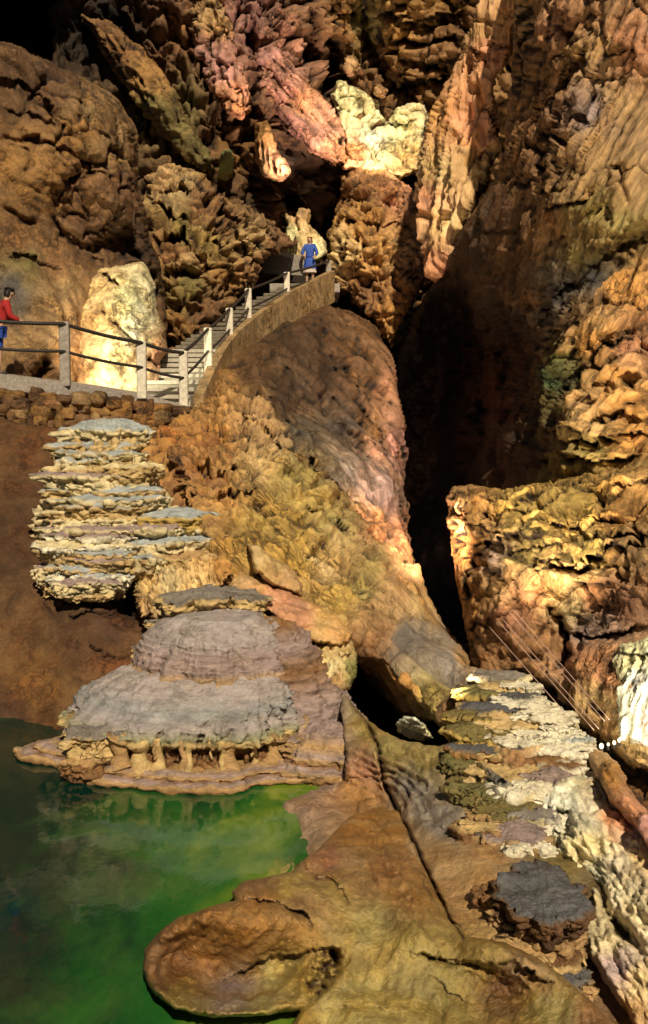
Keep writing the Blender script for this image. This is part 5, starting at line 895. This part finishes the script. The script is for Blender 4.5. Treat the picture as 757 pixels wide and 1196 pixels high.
def person(loc, H, rz, label, top, bottom, hair_mat, arms, lower='trousers', collar=None, shoes=True, lean=0.0):
    """standing figure, local +y is the way it faces; arms = two (elbow, wrist) offsets from the shoulder as fractions of H"""
    k = H / 1.70
    root = empty('person', loc, label, 'person'); root.rotation_euler = (0, 0, rz); 
    ly = lean
    hip = .90 * k; sh = 1.40 * k
    v = []; e = []
    def a(x, y, z, r, par=None):
        v.append((x * k, y * k + ly * max(0, z - .9) * k, z * k, tuple(q * k for q in r) if isinstance(r, tuple) else r * k))
        if par is not None: e.append((par, len(v) - 1))
        return len(v) - 1
    p = a(0, 0, .92, (.145, .105)); w = a(0, .0, 1.08, (.125, .095), p); c = a(0, 0, 1.28, (.15, .105), w); n0 = a(0, -.01, 1.42, (.07, .06), c); n1 = a(0, .01, 1.49, .052, n0); h1 = a(0, .03, 1.545, (.068, .08), n1); h2 = a(0, .025, 1.62, (.078, .094), h1); h3 = a(0, .015, 1.685, (.055, .065), h2)
    hands = []
    for s, (el, wr) in zip((-1, 1), arms):
        s0 = a(s * .165, 0, 1.385, .062, c)
        e0 = a(s * .165 + el[0], el[1], 1.385 + el[2], .043, s0); w0 = a(s * .165 + wr[0], wr[1], 1.385 + wr[2], .029, e0)
        dx = np.array(wr) - np.array(el); dx = dx / (np.linalg.norm(dx) + 1e-6)
        pm = a(*(np.array([s * .165 + wr[0], wr[1], 1.385 + wr[2]]) + dx * .07), (.034, .018), w0)
        cpt = np.array([s * .165 + wr[0], wr[1], 1.385 + wr[2]]) + dx * .08
        sd = np.cross(dx, [0, 0, 1.0]) if abs(dx[2]) < .9 else np.array([0, 1.0, 0]); sd /= np.linalg.norm(sd)
        for f_, (o_, l_) in enumerate(((-.03, .06), (-.01, .075), (.01, .07), (.03, .055))):
            f1 = a(*(cpt + sd * o_ + dx * l_ * .5), .0095, pm); a(*(cpt + sd * o_ * 1.1 + dx * l_ - np.array([0, 0, .012])), .008, f1)
        t1 = a(*(cpt - dx * .03 + sd * .045), .011, pm); a(*(cpt + dx * .0 + sd * .06), .009, t1)
    feet = []
    for s in (-1, 1):
        hp = a(s * .09, 0, .86, .085, p); kn = a(s * .10, .015, .49, .058, hp); an = a(s * .105, -.01, .09, .038, kn); ft = a(s * .115, .07, .035, .036, an); a(s * .12, .15, .028, .028, ft)
    skinned('body', v, e, skin, root)
    # clothing over the body
    def cloth(name, sel, mat, grow): 
        vv = []; ee = []; mp_ = {}
        for i in sel: mp_[i] = len(vv); r = v[i][3]; vv.append((*v[i][:3], tuple(q + grow * k for q in r) if isinstance(r, tuple) else r + grow * k))
        for i, j in e:
            if i in mp_ and j in mp_: ee.append((mp_[i], mp_[j]))
        return skinned(name, vv, ee, mat, root)
    arm = [i for i in range(8, 8 + 2 * 14)]
    sl = []
    for b in (8, 8 + 14): sl += [b, b + 1] if top[1] == 'short' else [b, b + 1, b + 2]
    cloth('shirt' if lower != 'coat' else 'coat', [0, 1, 2, 3] + sl, top[0], .022)
    L0 = 8 + 28
    legs = []
    for b in (L0, L0 + 5): legs += [b, b + 1] if lower == 'shorts' else [b, b + 1, b + 2]
    if lower == 'coat':                              # a flared coat skirt and the pale hem of a dress below it
        m_ = MB()
        for (z0, z1, r0, r1, nm, mt) in ((1.02, .60, .15, .23, 'coat_skirt', top[0]), (.615, .47, .215, .235, 'dress_hem', bottom)):
            m_ = MB(); nn = 28; vv = []; ff = []
            rows = 6
            for j in range(rows + 1):
                t = j / rows
                for q in range(nn):
                    an_ = 2 * math.pi * q / nn; rr = (r0 + (r1 - r0) * t) * (1 + .06 * t * math.sin(an_ * 7)) * k
                    vv.append((rr * math.cos(an_), rr * .8 * math.sin(an_), (z0 + (z1 - z0) * t) * k))
            for j in range(rows):
                for q in range(nn): ff.append((j * nn + q, j * nn + (q + 1) % nn, (j + 1) * nn + (q + 1) % nn, (j + 1) * nn + q))
            ff.append(tuple(range(nn)))
            me = bpy.data.meshes.new(nm); me.from_pydata(vv, [], ff); me.update(); me.materials.append(mt); me.polygons.foreach_set('use_smooth', np.full(len(me.polygons), True)); o = bpy.data.objects.new(nm, me); COL.objects.link(o); o.parent = root
    else:
        cloth('shorts' if lower == 'shorts' else 'trousers', [0] + legs, bottom, .02)
    for b in (L0 + 2, L0 + 7): 
        vv = [(*v[b + 1][:3], .046 * k), (*v[b + 2][:3], .040 * k), (v[b][0], v[b][1] - .02 * k, .05 * k, .045 * k)]
        skinned('shoe', vv, [(2, 0), (0, 1)], shoem, root)
    hd = [(0, -.012 * k + ly * .75 * k, 1.60 * k, (.088 * k, .088 * k)), (0, -.008 * k + ly * .78 * k, 1.66 * k, (.090 * k, .098 * k)), (0, .005 * k + ly * .8 * k, 1.715 * k, (.065 * k, .075 * k)), (0, -.055 * k + ly * .7 * k, 1.53 * k, (.072 * k, .05 * k))]
    skinned('hair', hd, [(0, 1), (1, 2), (0, 3)], hair_mat, root)
    if collar is not None: skinned('collar', [(-.15 * k, ly * .5 * k, 1.41 * k, .075 * k), (0, ly * .52 * k, 1.44 * k, (.085 * k, .085 * k)), (.15 * k, ly * .5 * k, 1.41 * k, .075 * k)], [(0, 1), (1, 2)], collar, root, root=1)
    # face: each eye, the nose and each ear
    y0 = .11 * k + ly * .75 * k
    def bit(nm, mb_, mt):
        me = bpy.data.meshes.new(nm); me.from_pydata([tuple(q) for q in mb_.v], [], mb_.f); me.update(); me.materials.append(mt); o = bpy.data.objects.new(nm, me); COL.objects.link(o); o.parent = root
        me.polygons.foreach_set('use_smooth', np.full(len(me.polygons), True))
    for s in (-1, 1):
        fc = MB(); fc.ball((s * .03 * k, y0 - .012 * k, 1.60 * k), .012 * k, .008 * k, .007 * k, nu=8, nv=5); bit('eye', fc, hairm)
        fc = MB(); fc.ball((s * .082 * k, .02 * k + ly * .75 * k, 1.585 * k), .012 * k, .02 * k, .03 * k, nu=8, nv=6); bit('ear', fc, skin)
    fc = MB(); fc.tube([(0, y0 - .02 * k, 1.60 * k), (0, y0 + .012 * k, 1.565 * k), (0, y0 - .01 * k, 1.555 * k)], [.008 * k, .015 * k, .010 * k], 7); bit('nose', fc, skin)
    fc = MB(); fc.ball((0, y0 - .016 * k, 1.528 * k), .022 * k, .007 * k, .006 * k, nu=8, nv=5); bit('mouth', fc, redm)
    return root
wz = lambda x, t=0: np.interp(x, [-90, 0, 75, 165], [walk[0][2], walk[1][2], walk[2][2], walk[3][2]])
pA = P(-2, 432, 19.75); pA[2] = float(wz(3)) + .004
person(tuple(pA), 1.56, math.radians(-62), 'person in red top and blue shorts cut by the left edge, leaning on the rail', (redm, 'long'), shortm, hairm, [((-.02, .14, -.25), (.0, .36, -.31)), ((.04, .12, -.25), (.03, .34, -.32))], 'shorts', lean=.34)
pC = P(362, 333, 35.2); pC[2] = lp[2] + .024
person(tuple(pC), 1.56, math.radians(172), 'person in a blue coat and pale dress standing at the top of the stairs', (bluem, 'long'), palem, plain_mat('brown_hair', (.11, .06, .035), .5, .4, 60, .3), [((-.10, .04, -.25), (-.05, .2, -.36)), ((.10, .05, -.25), (.02, .2, -.33))], 'coat')

# ================================================================== camera, light, world
cam = bpy.data.cameras.new('camera'); co = bpy.data.objects.new('camera', cam); COL.objects.link(co)
co.location = EYE; co.rotation_euler = (math.pi / 2 - PITCH, 0, 0)
cam.sensor_fit = 'VERTICAL'; cam.sensor_height = 36; cam.lens = 36 * FOC / PH; cam.clip_end = 500; cam.clip_start = .1
SC.camera = co

SUN_AZ, SUN_EL = math.radians(10), math.radians(40)      # from behind the camera, to the right
sd = np.array([math.sin(SUN_AZ) * math.cos(SUN_EL), -math.cos(SUN_AZ) * math.cos(SUN_EL), math.sin(SUN_EL)])
sl = bpy.data.lights.new('sun', 'SUN'); so = bpy.data.objects.new('sun', sl); COL.objects.link(so)
sl.energy = 5.0; sl.angle = math.radians(1.0); sl.color = (1, .85, .62)
from mathutils import Vector
so.rotation_euler = Vector(tuple(sd)).to_track_quat('Z', 'Y').to_euler(); so.location = (6, -6, 12)

def spot(name, p, target, power, size, color, blend=.6, rad=.15):
    l = bpy.data.lights.new(name, 'SPOT'); o = bpy.data.objects.new(name, l); COL.objects.link(o)
    l.energy = power; l.spot_size = math.radians(size); l.spot_blend = blend; l.color = color; l.shadow_soft_size = rad
    o.location = tuple(p); v = Vector(tuple(np.asarray(target) - np.asarray(p))); o.rotation_euler = v.to_track_quat('-Z', 'Y').to_euler()
    return o
spot('boulder_floodlight', P(70, 436, 20.5), P(146, 385, 22.5), 620, 84, (1, .9, .62))
spot('alcove_floodlight', P(452, 166, 36.9), P(446, 140, 40), 620, 150, (1, .82, .5))
spot('pink_floodlight', P(372, 250, 33), P(335, 110, 38), 4200, 46, (1, .74, .6))
spot('landing_floodlight', P(350, 303, 35.6), P(355, 272, 37.5), 260, 100, (1, .9, .55))
spot('wall_fill_spot', P(505, 850, 11.2) + np.array([0, 0, .25]), P(722, 350, 18.5), 3800, 52, (1, .78, .48), blend=.9)  # unseen lamp added to brighten the right wall
spot('rim_fill_spot', P(520, 668, 15.4), P(458, 500, 27), 2600, 44, (1, .68, .5))  # unseen lamp added to light the hump's right rim
spot('red_fill_spot', P(505, 668, 17.5), P(585, 440, 27), 420, 60, (1, .5, .34))  # weak unseen lamp added to bring out the fissure's red
spot('gully_floodlight', P(735, 890, 10.6), P(750, 790, 11.6), 70, 100, (1, .92, .75))

w = bpy.data.worlds.new('World'); SC.world = w; w.use_nodes = True
nt = w.node_tree; bg = nt.nodes['Background']
sk = nt.nodes.new('ShaderNodeTexSky'); sk.sky_type = 'NISHITA'; sk.sun_disc = False; sk.sun_elevation = SUN_EL; sk.sun_rotation = math.pi - SUN_AZ
nt.links.new(sk.outputs[0], bg.inputs[0]); bg.inputs[1].default_value = .016
SC.view_settings.view_transform = 'Standard'; SC.view_settings.look = 'None'; SC.view_settings.exposure = 0; SC.view_settings.gamma = 1
SC.render.engine = 'CYCLES'; SC.cycles.use_denoising = True; SC.cycles.max_bounces = 4; SC.cycles.diffuse_bounces = 2
